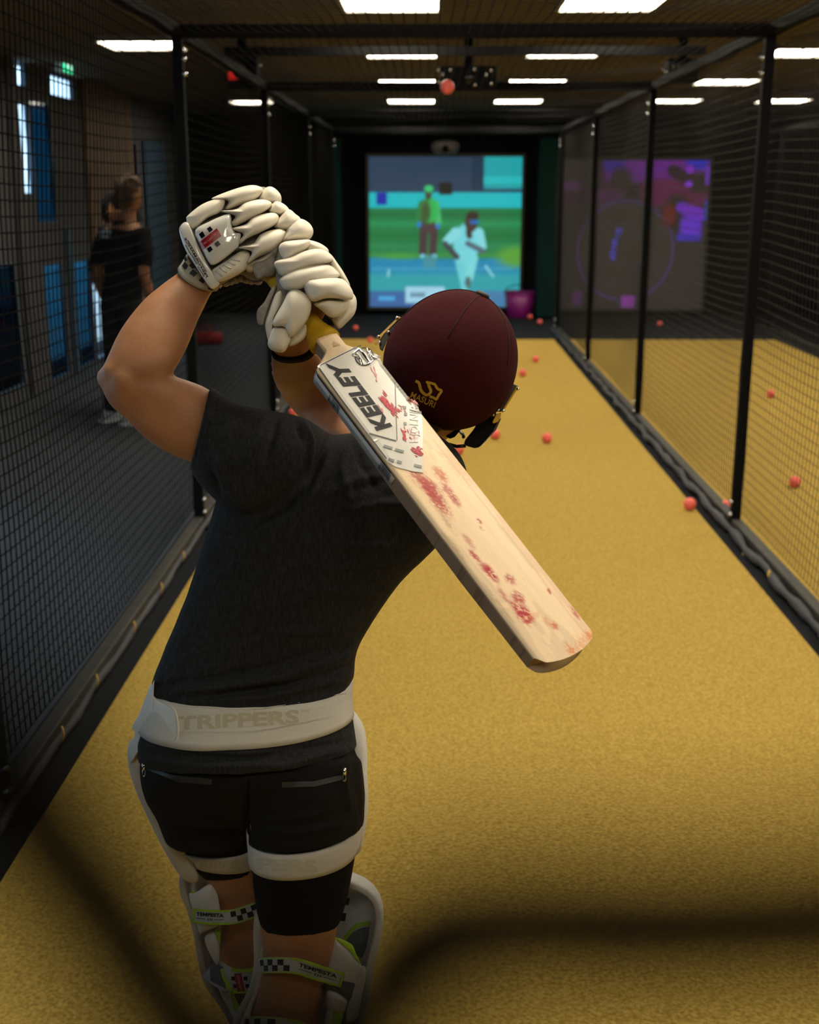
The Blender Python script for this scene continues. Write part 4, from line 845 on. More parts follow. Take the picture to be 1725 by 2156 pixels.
o2, vf = puff('inner_wing', [(549, 2000), (556, 2000), (556, 2048), (548, 2080), (540, 2100), (530, 2112), (527, 2140), (512, 2160), (505, 2156), (524, 2118), (538, 2070)], 2.11, .006, M_pu, pr, back=.03, n=40, e=3)
ptsC = [(545, 2034, 2.075), (575, 2032, 2.035), (625, 2034, 2.028), (675, 2050, 2.045), (722, 2064, 2.082)]
strap(pr, ptsC, 16.5, (.44, .99), (.06, .43), 'R')
ptsD = [(512, 2158, 2.10), (545, 2156, 2.07), (600, 2160, 2.06), (650, 2172, 2.075), (690, 2180, 2.10)]
strap(pr, ptsD, 16, (.5, .99), (.06, .48), 'R')
# ================================================================== bat
BT = at(716, 742, 1.855); BE = at(1208, 1380, 1.645)          # blade top centre, toe centre (front face)
BA = nrm(BE - BT); BL = float(np.linalg.norm(BE - BT))
phi = math.radians(37); perp = nrm(.796 * RGT + .606 * UPV); perp = nrm(perp - BA * np.dot(perp, BA)); away = nrm(np.cross(BA, perp)); away = away if np.dot(away, FWD) > 0 else -away
BW = nrm(math.cos(phi) * perp + math.sin(phi) * away); BN = nrm(math.cos(phi) * -away + math.sin(phi) * perp)
def bp(s, w, n=0.0): return BT + BA * s + BW * w + BN * n
bat = thing('cricket_bat', 'marked willow cricket bat with white sticker and yellow grip', 'bat', BE)
HWID = 0.0555
ns, nt_ = 300, 64
def halfw(s):
    t = np.clip((s + .012) / .034, 0, 1); return 0.020 + (HWID - 0.020) * (t * t * (3 - 2 * t)) ** .8
def toe(t): return BL - 0.014 * np.abs(t) ** 2.2 - 0.016 * np.clip(np.abs(t) - .82, 0, 1) ** 1.5 * 8
prof = []                                                      # (t across -1..1, region) around the section
tf = np.linspace(-1, 1, nt_)
V, colr, rows = [], [], []
S0 = -0.042
vn = lambda x, y: 0.5 + 0.5 * np.sin(x) * np.cos(y)
for i in range(ns + 1):
    k = i / ns; row = []
    for t in tf:                                               # front face, slightly convex, rounded to the edges
        s = S0 + (toe(t) - S0) * k; hw = float(halfw(s)); sh = 0.0035 * (1 - t * t) - 0.006 * max(0, abs(t) - .9) * 10 * .5 * (abs(t) - .9) * 10
        row.append(bp(s, t * hw, sh)); 
    s1 = S0 + (toe(1.0) - S0) * k; h1 = float(halfw(s1)); row.append(bp(s1, h1, -.0075))
    for t in np.linspace(1, -1, 17):                           # sides and spine at the back
        s = S0 + (toe(t) - S0) * k; hw = float(halfw(s)); edge = 0.024 + 0.010 * min(1, max(0, (s + .0) / .25)) * (1 - 0.55 * max(0, (s - .42) / .16)); spine = edge + 0.022 * (1 - abs(t)) * min(1, max(0, s / .1)) * max(.2, 1 - max(0, s - .40) / .2)
        r = 1.0 if abs(t) < 1 else .985
        row.append(bp(s, t * hw * r, -spine))
    row.append(bp(s1, -h1, -.0075))
    rows.append(row)
V, F = loftVF(rows)
# rounded toe end keeps real thickness; colours: wood, stains, cherry marks (worn into the surface)
Vn = np.array(V); rel = Vn - BT; ss = rel @ BA; ww = rel @ BW; nn_ = rel @ BN
def vnoise(x, y, seed=0):
    xi, yi = np.floor(x).astype(int), np.floor(y).astype(int); xf, yf = x - xi, y - yi
    h = lambda a, b: (np.sin(a * 127.1 + b * 311.7 + seed * 74.7) * 43758.5453) % 1.0
    u_, v_ = xf * xf * (3 - 2 * xf), yf * yf * (3 - 2 * yf)
    return (h(xi, yi) * (1 - u_) + h(xi + 1, yi) * u_) * (1 - v_) + (h(xi, yi + 1) * (1 - u_) + h(xi + 1, yi + 1) * u_) * v_
fbm = lambda x, y, s: .5 * vnoise(x, y, s) + .3 * vnoise(2.1 * x, 2.1 * y, s + 1) + .2 * vnoise(4.3 * x, 4.3 * y, s + 2)
wood = np.array([.92, .70, .45]); col = np.tile(wood, (len(Vn), 1))
g = fbm(ww * 260, ss * 14, 3)[:, None]; col = col * (0.93 + .12 * g)
col = col * (1 - .10 * (fbm(ww * 40, ss * 10, 9)[:, None] > .58))
def mix(c, a): 
    global col
    a = np.clip(a, 0, 1)[:, None]; col = col * (1 - a) + np.array(c) * a
def px2sw(px, py):
    d = raydir(px, py); t = np.dot(BT - CAM, BN) / np.dot(d, BN); q = CAM + d * t - BT; return q @ BA, q @ BW
front = nn_ > -0.004
mix((.80, .45, .27), .35 * smooth(.30, .48, ww / HWID * .5 + .0) * front)                     # pink tint by the far edge
s_, w_ = px2sw(1000, 1060)
mix((.55, .25, .12), front * .5 * np.exp(-((ww - HWID * .70) / .0010) ** 2) * (ss > .2))        # facing line
# cherry smears: centre px, radii along/across the bat in m, strength
for (x, y, la, lw, st, c) in ((905, 1030, .035, .016, 1.0, 0), (920, 1055, .04, .014, 1.0, 0), (880, 1010, .03, .012, .8, 0), (945, 1040, .028, .010, .9, 0), (925, 1000, .02, .012, .8, 1), (935, 1010, .012, .010, .6, 1), (960, 1060, .012, .008, .7, 0),
                              (1008, 1100, .007, .004, 1, 0), (1013, 1115, .006, .004, .7, 0), (985, 1140, .02, .006, .6, 0), (1000, 1175, .022, .006, 1, 0), (1032, 1208, .022, .008, 1.2, 0), (1022, 1200, .014, .008, .8, 0), (1072, 1222, .012, .010, .9, 0), (1090, 1262, .016, .012, 1, 0), (1102, 1295, .024, .014, 1.35, 0), (1085, 1280, .020, .008, .9, 0), (1060, 1255, .018, .006, .7, 0),
                              (1155, 1245, .006, .004, 1, 0), (1158, 1252, .005, .003, .7, 0), (1165, 1320, .010, .008, 1, 1), (1210, 1290, .016, .006, .8, 0), (1240, 1340, .012, .012, 1, 2), (1200, 1370, .016, .010, .9, 2), (1225, 1360, .02, .02, .6, 2), (1150, 1310, .012, .008, .5, 2), (1120, 1300, .008, .02, .4, 2), (965, 1160, .03, .003, .5, 3), (1050, 1270, .05, .003, .5, 3), (940, 1100, .03, .006, .5, 3), (960, 980, .05, .02, .35, 2)):
    s0, w0 = px2sw(x, y); d = np.sqrt(((ss - s0) / la) ** 2 + ((ww - w0) / lw) ** 2); nse = fbm(ww * 420 + 7, ss * 260 - ww * 150, int(x))
    a = st * (1 - smooth(.35, 1.15, d)) * smooth(.40, .62, nse + .22 * (1 - np.clip(d, 0, 1))) ; mix(((.50, .035, .05), (.62, .12, .05), (.72, .23, .06), (.45, .20, .10))[c], a * front * .85)
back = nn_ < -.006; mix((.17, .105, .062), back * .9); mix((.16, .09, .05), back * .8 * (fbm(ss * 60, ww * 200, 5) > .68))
M_willow = mat('willow', (.7, .5, .3), .45, vcol=True, spec=.4, bump=.05, bscale=300, stretch=(1, 1, 1))
blade = mesh('blade', V, F, M_willow, bat)
ca = blade.data.color_attributes.new('Col', 'FLOAT_COLOR', 'POINT'); ca.data.foreach_set('color', np.concatenate([col, np.ones((len(Vn), 1))], 1).astype(np.float32).ravel())
blade.data.set_sharp_from_angle(angle=math.radians(32)); bladeT = bvh(V, F)
# handle: cane splice and rubber grip
def handle(name, s0, s1, r0, r1, m, n=40, flare=None):
    rings = []
    for i in range(n + 1):
        k = i / n; s = s0 + (s1 - s0) * k; r = r0 + (r1 - r0) * k
        if flare: r += flare(k)
        rings.append(ringSD(bp(s, 0, -.014), BW * r, BN * r * .92, 24))
    V, F = loftVF(rings); return mesh(name, V, F, m, bat)
M_grip = mat('yellow rubber grip', (.60, .36, .008), .55, spec=.35, bump=.5, bscale=700)
handle('grip', -.036, -.30, .0165, .017, M_grip, 70, lambda k: .011 * math.exp(-(k / .09) ** 2) + .0006 * math.sin(k * 260))
handle('splice', -.010, -.06, .020, .016, mat('pale cane', (.62, .40, .20), .5), 10)
# stickers
M_stick = mat('white sticker', (.80, .77, .72), .28, var=(.76, .73, .67), scale=40); M_sline = mat('grey sticker print', (.16, .17, .17), .4)
stk = lay_poly('face_sticker', [(668, 771), (776, 716), (786, 722), (812, 762), (862, 826), (886, 858), (890, 905), (890, 996), (868, 993), (834, 984), (815, 972), (760, 898), (710, 830)], bladeT, M_stick, bat, .0008, 14)
stV = np.array([v.co for v in stk.data.vertices]); stF = [tuple(p.vertices) for p in stk.data.polygons]; stkT = bvh(stV, stF)
def on(px, py, off=.0012):
    h, n = hit(stkT, px, py)
    if h is None: h, n = hit(bladeT, px, py)
    if h is None: s_, w_ = px2sw(px, py); h, n = bp(s_, w_, .001), BN
    return h + n * off
lay_text('sticker_lettering', 'KEELEY', [(826, 898), (726, 766), (686, 766), (794, 908)], stkT, M_print, stk, off=.0011, bold=.045, shear=0.0, spacing=1.08)
for pts, w in (([(672, 775), (722, 845), (814, 966)], 2.0), ([(674, 770), (772, 721)], 1.6), ([(778, 913), (834, 929)], 1.8), ([(836, 928), (834, 870), (832, 806)], 1.2)):
    lay_line('sticker_line', pts, w, stkT, M_sline, stk, .0011)
for (x0, y0, x1, y1) in ((808, 939, 826, 945), (832, 947, 850, 952), (818, 967, 830, 971), (836, 972, 846, 975), (872, 980, 888, 984)):
    lay_line('sticker_line', [(x0, y0), (x1, y1)], 5, stkT, mat('faded grey print', (.30, .32, .31), .5), stk, .0011)
for (x, y) in ((852, 859), (854, 873), (853, 893)): lay_poly('sticker_line', [(x - 3, y - 3), (x + 3, y - 3), (x + 3, y + 3), (x - 3, y + 3)], stkT, mat('faded grey print', (.30, .32, .31)), stk, .0011, 20)
M_emb = mat('embossed pale foil', (.84, .80, .77), .35, spec=.5)
lay_text('sticker_lettering', 'MJOLNIR', [(886, 932), (888, 858), (862, 852), (862, 932)], stkT, M_emb, stk, off=.0010, bold=.01)
M_red = mat('cherry smear', (.62, .06, .09), .5); M_pink = mat('pink smear', (.72, .33, .33), .5)
def smear(cx, cy, lx, ly, ang, n, m, par=stk):
    c, s = math.cos(ang), math.sin(ang); P, F = [], []
    for _ in range(n):
        a, b = random.gauss(0, .4) * lx, random.gauss(0, .4) * ly; L, w = random.uniform(.25, .7) * lx * .5, random.uniform(.5, 1.6)
        k = len(P)
        for (q, r) in ((-L, 0), (-L * .3, w), (L * .6, w * .7), (L, 0), (L * .3, -w), (-L * .6, -w * .8)): P.append((cx + (a + q) * c - (b + r) * s, cy + (a + q) * s + (b + r) * c))
        F.append(tuple(range(k, k + 6)))
    o = lay('cherry_smear', P, F, stkT, m, par, .0010); o['kind'] = 'stuff'; return o
smear(815, 850, 26, 10, .9, 30, M_red); smear(828, 862, 18, 12, 1.0, 26, M_red); smear(846, 862, 12, 12, .6, 14, M_pink); smear(853, 915, 14, 10, 1.2, 26, M_red); smear(800, 862, 16, 8, .9, 14, M_pink); smear(878, 952, 14, 10, .4, 30, M_red); smear(790, 790, 20, 4, 1.2, 8, M_pink); smear(868, 842, 18, 10, .8, 26, M_pink); smear(765, 720, 5, 3, .5, 8, M_pink); smear(872, 918, 20, 8, 1.4, 10, M_pink)
# raised metal emblem: crossed blades in a broken ring
M_chrome = mat('chrome emblem', (.8, .8, .82), .12, metal=1.0); M_emdark = mat('emblem dark edge', (.06, .06, .06), .4)
em = []
for pts, r in (([(757, 737), (766, 750), (778, 766)], .0028), ([(772, 734), (775, 745), (783, 752), (794, 757)], .0018), ([(741, 748), (750, 752), (760, 760), (764, 768)], .0018), ([(750, 744), (756, 756), (760, 771)], .0014), ([(780, 738), (776, 748), (784, 760)], .0014), ([(788, 757), (780, 764), (774, 768)], .0016), ([(742, 746), (752, 738), (760, 735)], .0014)):
    em.append(tubeVF([on(x, y, .0016) for x, y in spline([np.array(p, float) for p in pts], 12)], [r * (.35 + .65 * math.sin(math.pi * (.08 + .84 * i / 11))) for i in range(12)], 8))
V, F = joinVF(em); mesh('sticker_emblem', V, F, M_chrome, stk)
V, F = tubeVF([on(767 + 19 * math.cos(t), 752 + 18 * math.sin(t), .0012) for t in np.linspace(0, 2 * math.pi, 40)], .0009, 6, cap=False); mesh('sticker_emblem', V, F, M_emdark, stk)
# silver edge tape on the near side
def side_strip(s0, s1, n0, n1, m, name='edge_tape'):
    P = []; F = []
    for i in range(21):
        s = s0 + (s1 - s0) * i / 20; hw = float(halfw(s)) + .0012; P += [bp(s, -hw, n0), bp(s, -hw, n1)]
        if i: F.append((2 * i - 2, 2 * i - 1, 2 * i + 1, 2 * i))
    o = mesh(name, P, F, m, bat); sd = o.modifiers.new('t', 'SOLIDIFY'); sd.thickness = .0008; return o
M_tape2 = mat('silver tape', (.42, .44, .45), .3, spec=.6)
side_strip(.01, .235, -.009, -.026, M_tape2); side_strip(.015, .225, -.007, -.009, M_print); side_strip(.06, .09, -.010, -.025, M_print); side_strip(.20, .228, -.010, -.025, mat('navy tape', (.01, .015, .04), .3))
# ================================================================== helmet
hm = thing('helmet', 'maroon cloth-covered cricket helmet with gold logo and black face guard', 'helmet', hp(0, -.1, 0))
M_maroon = mat('maroon cloth', (.047, .0065, .0088), .9, spec=.1, var=(.036, .0048, .0066), scale=120, bump=.15, bscale=700)
def hshell(k=1.0, drop=0.0):
    rings = []; nu, nv = 40, 64
    for i in range(nu + 1):
        th = math.pi * (i / nu) * .90; u = math.cos(th); r = math.sin(th)
        ring = []
        for j in range(nv):
            a = 2 * math.pi * j / nv; ca, sa = math.cos(a), math.sin(a)
            hgt = .134 if u > 0 else .112
            bx = .1165 * k; bz = (.138 if sa > 0 else .135) * k
            uu = u * hgt * k
            if uu < 0 and sa < -.25: uu = max(uu, -.035 - .05 * abs(ca))
            ring.append(hp(bx * r * ca, uu, bz * r * sa))
        rings.append(ring)
    return rings
rings = hshell()
V, F = loftVF(rings[1:], cap=False); c = len(V); V.append(hp(0, .134, 0)); nv = 64
F += [(c, (j + 1) % nv, j) for j in range(nv)]
hs = mesh('helmet_shell', V, F, M_maroon, hm); sd = hs.modifiers.new('t', 'SOLIDIFY'); sd.thickness = .012; sd.offset = -1
helmT = bvh(V, F)
# panel seams run from the button, raised piping round the lower edge
M_seam = mat('dark seam', (.022, .003, .005), .9)
for ang in (math.radians(100), math.radians(35), math.radians(165), math.radians(-90)):
    pts = []
    for i in range(16):
        th = .10 + i * .075; pts.append(hp(.1172 * math.sin(th) * math.cos(ang), .1345 * math.cos(th), .1385 * math.sin(th) * math.sin(ang)))
    V, F = tubeVF(pts, .0009, 5); mesh('panel_seam', V, F, M_seam, hs)
q = hp(0, .1345, 0.012); V, F = loftVF([ringSD(q + HU * z, HR * r, HB * r, 20) for z, r in ((-.002, .0125), (.002, .0125), (.0045, .010), (.005, .004))]); mesh('top_button', V, F, mat('grey brown button', (.05, .042, .036), .6), hm)
# peak at the far side
V, F = loftVF([[hp(x, .03 - .2 * (x * x) - .02 * (b > .15), -b) for x in np.linspace(-.095, .095, 16)] for b in (.115, .15, .185)], cap=False, closed=False); pk = mesh('peak', V, F, M_maroon, hm); sd = pk.modifiers.new('t', 'SOLIDIFY'); sd.thickness = .006
# logo
lay_text('helmet_lettering', 'MASURI', [(864, 836), (914, 858), (919, 846), (869, 824)], helmT, M_gold, hm, off=.001, bold=.005)
lay_line('helmet_logo', [(876, 802), (883, 806), (888, 822), (899, 831), (908, 824), (904, 812), (903, 806)], 5.5, helmT, M_gold, hm, .0012, n=40)
lay_line('helmet_logo', [(898, 804), (908, 806), (917, 809)], 5, helmT, M_gold, hm, .0012); lay_line('helmet_logo', [(916, 808), (922, 818), (930, 822), (924, 832), (920, 840)], 5, helmT, M_gold, hm, .0012, n=26); lay_line('helmet_logo', [(921, 841), (912, 836), (905, 834)], 5, helmT, M_gold, hm, .0012)
# face guard: side brackets, plates, bars
M_gloss = mat('gloss black', (.008, .008, .009), .15, spec=.6); M_brk = mat('grey bracket', (.045, .043, .038), .4); M_goldm = mat('gold strip', (.75, .42, .03), .3, spec=.5)
gd = mesh('face_guard', *joinVF([tubeVF([hp(.097 * math.cos(t) * (1 if k < 3 else .8), -.03 - .026 * k, -.06 - (.105 + .01 * min(k, 3)) * math.sin(t)) for t in np.linspace(.0, math.pi, 25)], .003, 8) for k in range(4)] + [tubeVF([hp(x, .0, -.155), hp(x, -.06, -.18), hp(x * .9, -.127, -.16)], .003, 8) for x in (-.05, 0, .05)]), M_gloss, hm)
def slabpx(name, poly, Z, t, m, par): 
    front = [at(x, y, Z) for x, y in poly]; rear = [at(x, y, Z + t) for x, y in poly]
    V, F = loftVF([rear, front]); o = mesh(name, V, F, m, par, smooth=False); bevel(o, .0015, 2); return o
slabpx('side_bracket', [(1076, 806), (1092, 813), (1084, 826), (1058, 866), (1050, 868), (1046, 860), (1062, 836)], 2.085, .03, M_brk, gd)
slabpx('gold_strip', [(1088, 813), (1092, 815), (1063, 863), (1059, 861)], 2.08, .034, M_goldm, gd)
slabpx('gold_strip', [(1045, 872), (1056, 868), (1055, 878), (1049, 888), (1039, 892), (1037, 888)], 2.078, .02, M_goldm, gd)
slabpx('guard_plate', [(1036, 870), (1044, 868), (1047, 876), (1050, 884), (1044, 902), (1024, 928), (1009, 942), (1000, 944), (985, 940), (977, 935), (980, 926), (996, 906), (1003, 895), (1018, 882)], 2.09, .035, M_gloss, gd)
slabpx('guard_plate', [(1050, 884), (1056, 880), (1045, 905), (1026, 925), (1010, 942), (1024, 926), (1044, 902)], 2.086, .03, M_brk, gd)
V, F = tubeVF([at(980, 939, 2.10), at(962, 940, 2.11), at(940, 934, 2.13)], .0032, 8); mesh('guard_bar', V, F, M_gloss, gd)
slabpx('neck_strap', [(938, 910), (972, 894), (970, 906), (958, 920), (948, 924), (940, 920)], 2.12, .02, M_black, gd)
slabpx('side_bracket', [(842, 668), (851, 672), (836, 694), (815, 718), (806, 740), (800, 735), (797, 718), (803, 708), (822, 686)], 2.085, .03, M_brk, gd)
slabpx('gold_strip', [(840, 666), (844, 668), (822, 690), (800, 712), (793, 728), (789, 724), (795, 710), (818, 687)], 2.08, .034, M_goldm, gd)
for (x, y) in ((1091, 819), (1060, 865), (1039, 873), (1049, 863), (836, 669), (797, 709), (818, 699), (800, 721)):
    q = at(x, y, 2.076); V, F = loftVF([ringSD(q - FWD * z, RGT * r, UPV * r, 12) for z, r in ((-.01, .0028), (.001, .0028), (.003, .0018))]); mesh('screw', V, F, M_silver, gd)

# ================================================================== gloves (outlines measured on the glove itself)
M_glove = mat('cream glove leather', (.82, .755, .63), .5, spec=.4, var=(.78, .71, .585), scale=30, bump=.08, bscale=380)
M_gloss2 = mat('pearl gloss plate', (.72, .70, .64), .12, spec=.6, coat=.6)
M_knit = mat('knit palm', (.36, .33, .28), .9, var=(.28, .25, .21), scale=120, bump=.6, bscale=400)
M_rib = mat('pale ribbed panel', (.56, .53, .47), .5)
def zz(P): return [(350 + x / 3.8333, 370 + y / 3.8333) for x, y in P]
gl = thing('batting_glove', 'cream batting glove with red badge on the upper hand', 'glove', at(470, 560, 1.99), 'batting gloves')
gr = thing('batting_glove', 'cream batting glove gripping the bat handle below the upper hand', 'glove', at(610, 740, 1.98), 'batting gloves')
GZ[0] = -.02
puff('palm', zz([(150, 480), (190, 370), (390, 200), (690, 95), (850, 110), (915, 210), (1060, 355), (1165, 450), (1140, 505), (930, 560), (860, 690), (830, 790), (740, 845), (660, 835), (600, 800), (480, 860), (400, 900), (330, 850), (180, 600)]), 1.985, .028, M_knit, gl, back=.055, e=2.4, n=80)
frill = []
for (x, y) in ((480, 862), (520, 850), (560, 838), (610, 826), (650, 838), (690, 845), (740, 848), (790, 815), (830, 785), (850, 740)):
    c_ = zz([(x, y)])[0]; frill.append(blob(at(c_[0], c_[1], 1.975), (.008, .012, .007), 10))
pads_extra = puff('palm', zz([(700, 720), (790, 680), (870, 640), (890, 720), (870, 800), (790, 820), (730, 830)]), 1.93, .012, M_knit, gl, n=36, back=.02)
mesh('palm_frill', *joinVF(frill), M_knit, gl)
def pads(par, specs, m, name='finger_roll', **kw):
    for P, Z, h in specs: puff(name, zz(P), Z, h, m, par, n=48, e=2.3, back=.018, **kw)
pads(gl, [([(165, 360), (175, 320), (300, 225), (440, 180), (475, 205), (440, 290), (330, 345), (230, 430), (185, 410)], 1.955, .018)], M_glove, 'side_roll')
pads(gl, [([(375, 190), (400, 165), (560, 105), (690, 75), (770, 95), (775, 135), (720, 190), (600, 235), (480, 275), (500, 205)], 1.962, .024),
          ([(440, 285), (560, 270), (640, 215), (760, 190), (845, 212), (835, 262), (690, 345), (560, 405), (520, 385), (555, 325)], 1.950, .026),
          ([(520, 428), (640, 392), (710, 330), (850, 298), (908, 325), (890, 388), (780, 450), (660, 505), (600, 550), (585, 530), (620, 470)], 1.942, .028),
          ([(580, 580), (700, 545), (770, 468), (900, 428), (968, 450), (950, 510), (860, 605), (740, 660), (668, 708), (660, 680), (690, 612)], 1.938, .030)], M_glove)
pads(gl, [([(745, 180), (800, 100), (860, 92), (922, 150), (926, 218), (870, 225), (780, 210)], 1.972, .020), ([(825, 270), (880, 205), (960, 235), (995, 290), (930, 320), (850, 310)], 1.962, .022),
          ([(870, 405), (905, 345), (985, 272), (1045, 310), (1085, 350), (1050, 410), (970, 440), (900, 430)], 1.952, .026), ([(930, 525), (965, 450), (990, 405), (1075, 348), (1150, 378), (1188, 440), (1172, 498), (1130, 518), (1000, 530)], 1.945, .032),
          ([(640, 720), (760, 650), (870, 575), (915, 568), (895, 650), (800, 715), (700, 775), (655, 770)], 1.955, .020)], M_glove)
_, vf = puff('side_roll', zz([(368, 765), (480, 690), (600, 608), (672, 605), (680, 650), (650, 745), (560, 808), (440, 858), (390, 840)]), 1.948, .024, M_glove, gl, n=48, e=2.4); rT = bvh(*vf)
for k in range(5):
    a_, b_ = zz([(400 + 32 * k, 770 - 24 * k)])[0], zz([(455 + 36 * k, 810 - 30 * k)])[0]; V, F = tubeVF([hit(rT, a_[0] + (b_[0] - a_[0]) * t, a_[1] + (b_[1] - a_[1]) * t)[0] if hit(rT, a_[0] + (b_[0] - a_[0]) * t, a_[1] + (b_[1] - a_[1]) * t)[0] is not None else at(a_[0], a_[1], 1.93) for t in np.linspace(0, 1, 6)], .0016, 6); mesh('rib', V, F, M_rib, gl)
pl_, vf = puff('back_plate', zz([(232, 440), (350, 365), (490, 308), (525, 325), (530, 400), (560, 455), (605, 468), (590, 560), (560, 600), (430, 700), (370, 722), (335, 690), (280, 580)]), 1.945, .022, M_gloss2, gl, n=70, e=4.0, back=.02); plT = bvh(*vf)
M_badge = mat('red badge', (.34, .008, .018), .25, coat=.5); M_navy = mat('navy badge square', (.004, .006, .018), .2, coat=.5)
def zc(P): return [(370 + x / 11.347, 450 + y / 11.347) for x, y in P]
lay_poly('badge_stripe', zc([(583, 680), (990, 355), (1095, 525), (680, 850)]), plT, M_badge, pl_, .002, 8)
for P in ([(570, 495), (650, 425), (715, 530), (635, 595)], [(750, 370), (830, 310), (895, 390), (810, 455)], [(755, 840), (840, 775), (895, 860), (810, 930)], [(930, 715), (1015, 645), (1080, 735), (990, 800)]): lay_poly('badge_square', zc(P), plT, M_navy, pl_, .0016, 8)
lay_text('badge_lettering', 'GRAY-NICOLLS', zc([(668, 775), (1050, 490), (1020, 445), (640, 730)]), plT, mat('badge pale', (.6, .3, .3)), pl_, .0032, bold=.01)
bar, vf = puff('cuff_bar', zz([(105, 450), (120, 395), (160, 372), (190, 400), (260, 560), (350, 740), (425, 850), (425, 885), (375, 915), (335, 880), (230, 720), (150, 590)]), 1.948, .012, M_gloss2, gl, n=60, e=3.2, back=.02); barT = bvh(*vf)
lay_text('cuff_lettering', 'PERFORMANCE', zc([(735, 1525), (205, 590), (250, 570), (780, 1500)]), barT, M_navy, bar, .0012, bold=.01)
lay_text('cuff_lettering', 'PRO EDITION', zc([(505, 1210), (390, 1000), (410, 985), (525, 1195)]), barT, M_navy, bar, .0012)
lay_line('cuff_lettering', zc([(300, 640), (520, 1020)]), 1.2, barT, M_navy, bar, .001); lay_line('cuff_lettering', zc([(545, 1050), (740, 1390)]), 1.2, barT, M_navy, bar, .001); lay_line('cuff_lettering', zc([(240, 750), (380, 990)]), 1, barT, M_navy, bar, .001); lay_line('cuff_lettering', zc([(535, 1260), (690, 1500)]), 1, barT, M_navy, bar, .001)
# chequered wristband around the left wrist
wb, wbT = band('wristband', bodyT, S3(bodyT, [(388, 535), (428, 575), (470, 588)], 1.98), S3(bodyT, [(378, 570), (410, 600), (446, 617)], 1.98), at(432, 562, 2.0), at(414, 592, 2.0), mat('cream elastic', (.50, .455, .36), .85, bump=.3, bscale=600), gl, .007, 4, 60, .062)
for P in ([(250, 985), (335, 1060), (240, 1145), (190, 1060)], [(235, 1155), (310, 1245), (235, 1345), (160, 1260)], [(400, 1160), (490, 1270), (410, 1320), (330, 1240)], [(420, 1330), (525, 1420), (440, 1510), (330, 1430)], [(625, 1510), (700, 1620), (650, 1670), (545, 1590)], [(760, 1750), (890, 1800), (860, 1830), (770, 1790)], [(180, 1050), (185, 1080), (115, 1160), (115, 1100)], [(960, 1870), (1040, 1740), (1060, 1800), (985, 1880)]): lay_poly('check', zc(P), wbT, M_check, wb, .0012, 8)
# ---- lower (right) glove
GZ[0] = -.062
puff('palm', zz([(910, 590), (950, 545), (1150, 525), (1280, 590), (1390, 720), (1480, 880), (1525, 1010), (1510, 1110), (1400, 1220), (1350, 1130), (1230, 1060), (1180, 1090), (1110, 1290), (960, 1400), (840, 1360), (800, 1220), (760, 1180), (840, 980), (885, 890), (875, 700)]), 1.975, .03, M_knit, gr, back=.055, e=2.4, n=90)
R_ = [([(908, 580), (950, 535), (1080, 518), (1165, 520), (1155, 575), (1070, 630), (970, 680), (925, 645)], 1.945, .022), ([(1140, 525), (1230, 540), (1305, 590), (1300, 630), (1200, 610), (1125, 605)], 1.952, .020),
      ([(878, 695), (1000, 655), (1120, 605), (1250, 590), (1335, 640), (1345, 690), (1200, 730), (1050, 775), (930, 805), (888, 750)], 1.936, .026),
      ([(918, 835), (1000, 770), (1150, 728), (1300, 718), (1365, 750), (1405, 805), (1330, 840), (1180, 860), (1080, 918), (970, 922), (930, 890)], 1.928, .028),
      ([(1110, 885), (1130, 842), (1185, 828), (1310, 820), (1435, 840), (1505, 930), (1505, 995), (1450, 998), (1300, 990), (1200, 1015), (1145, 990)], 1.918, .034),
      ([(1330, 640), (1390, 715), (1445, 800), (1485, 885), (1440, 862), (1375, 800), (1320, 720)], 1.945, .022),
      ([(1195, 1030), (1300, 985), (1450, 1008), (1468, 1040), (1430, 1105), (1340, 1145), (1250, 1085)], 1.928, .024),
      ([(1462, 1000), (1505, 950), (1538, 1010), (1522, 1112), (1450, 1195), (1390, 1235), (1340, 1155), (1425, 1095)], 1.950, .020)]
pads(gr, R_, M_glove)
pads(gr, [([(990, 935), (1060, 918), (1150, 978), (1172, 1060), (1132, 1180), (1010, 1305), (958, 1222), (868, 1212), (868, 1160), (940, 1030)], 1.915, .024), ([(838, 1290), (868, 1228), (960, 1228), (1002, 1270), (1000, 1335), (952, 1422), (860, 1412), (820, 1362)], 1.925, .024), ([(995, 1300), (1120, 1200), (1132, 1282), (1080, 1345), (1000, 1375)], 1.94, .016)], M_glove, 'thumb_roll')
pads(gr, [([(733, 1092), (790, 1020), (855, 905), (888, 900), (852, 1000), (815, 1100), (782, 1200), (740, 1192)], 1.96, .010)], M_knit, 'cuff_flap')
pads(gr, [([(800, 1210), (830, 1100), (880, 960), (930, 935), (930, 1030), (860, 1170), (850, 1290), (830, 1350)], 1.955, .014)], M_glove, 'cuff_side')
GZ[0] = 0.0
# black watch band on the right wrist
band('watch_band', bodyT, S3(bodyT, [(576, 738), (615, 750), (654, 728)], 1.94), S3(bodyT, [(576, 750), (614, 762), (660, 742)], 1.95), at(615, 732, 1.945), at(617, 744, 1.96), M_black, batter, .003, 2, 60, .055)
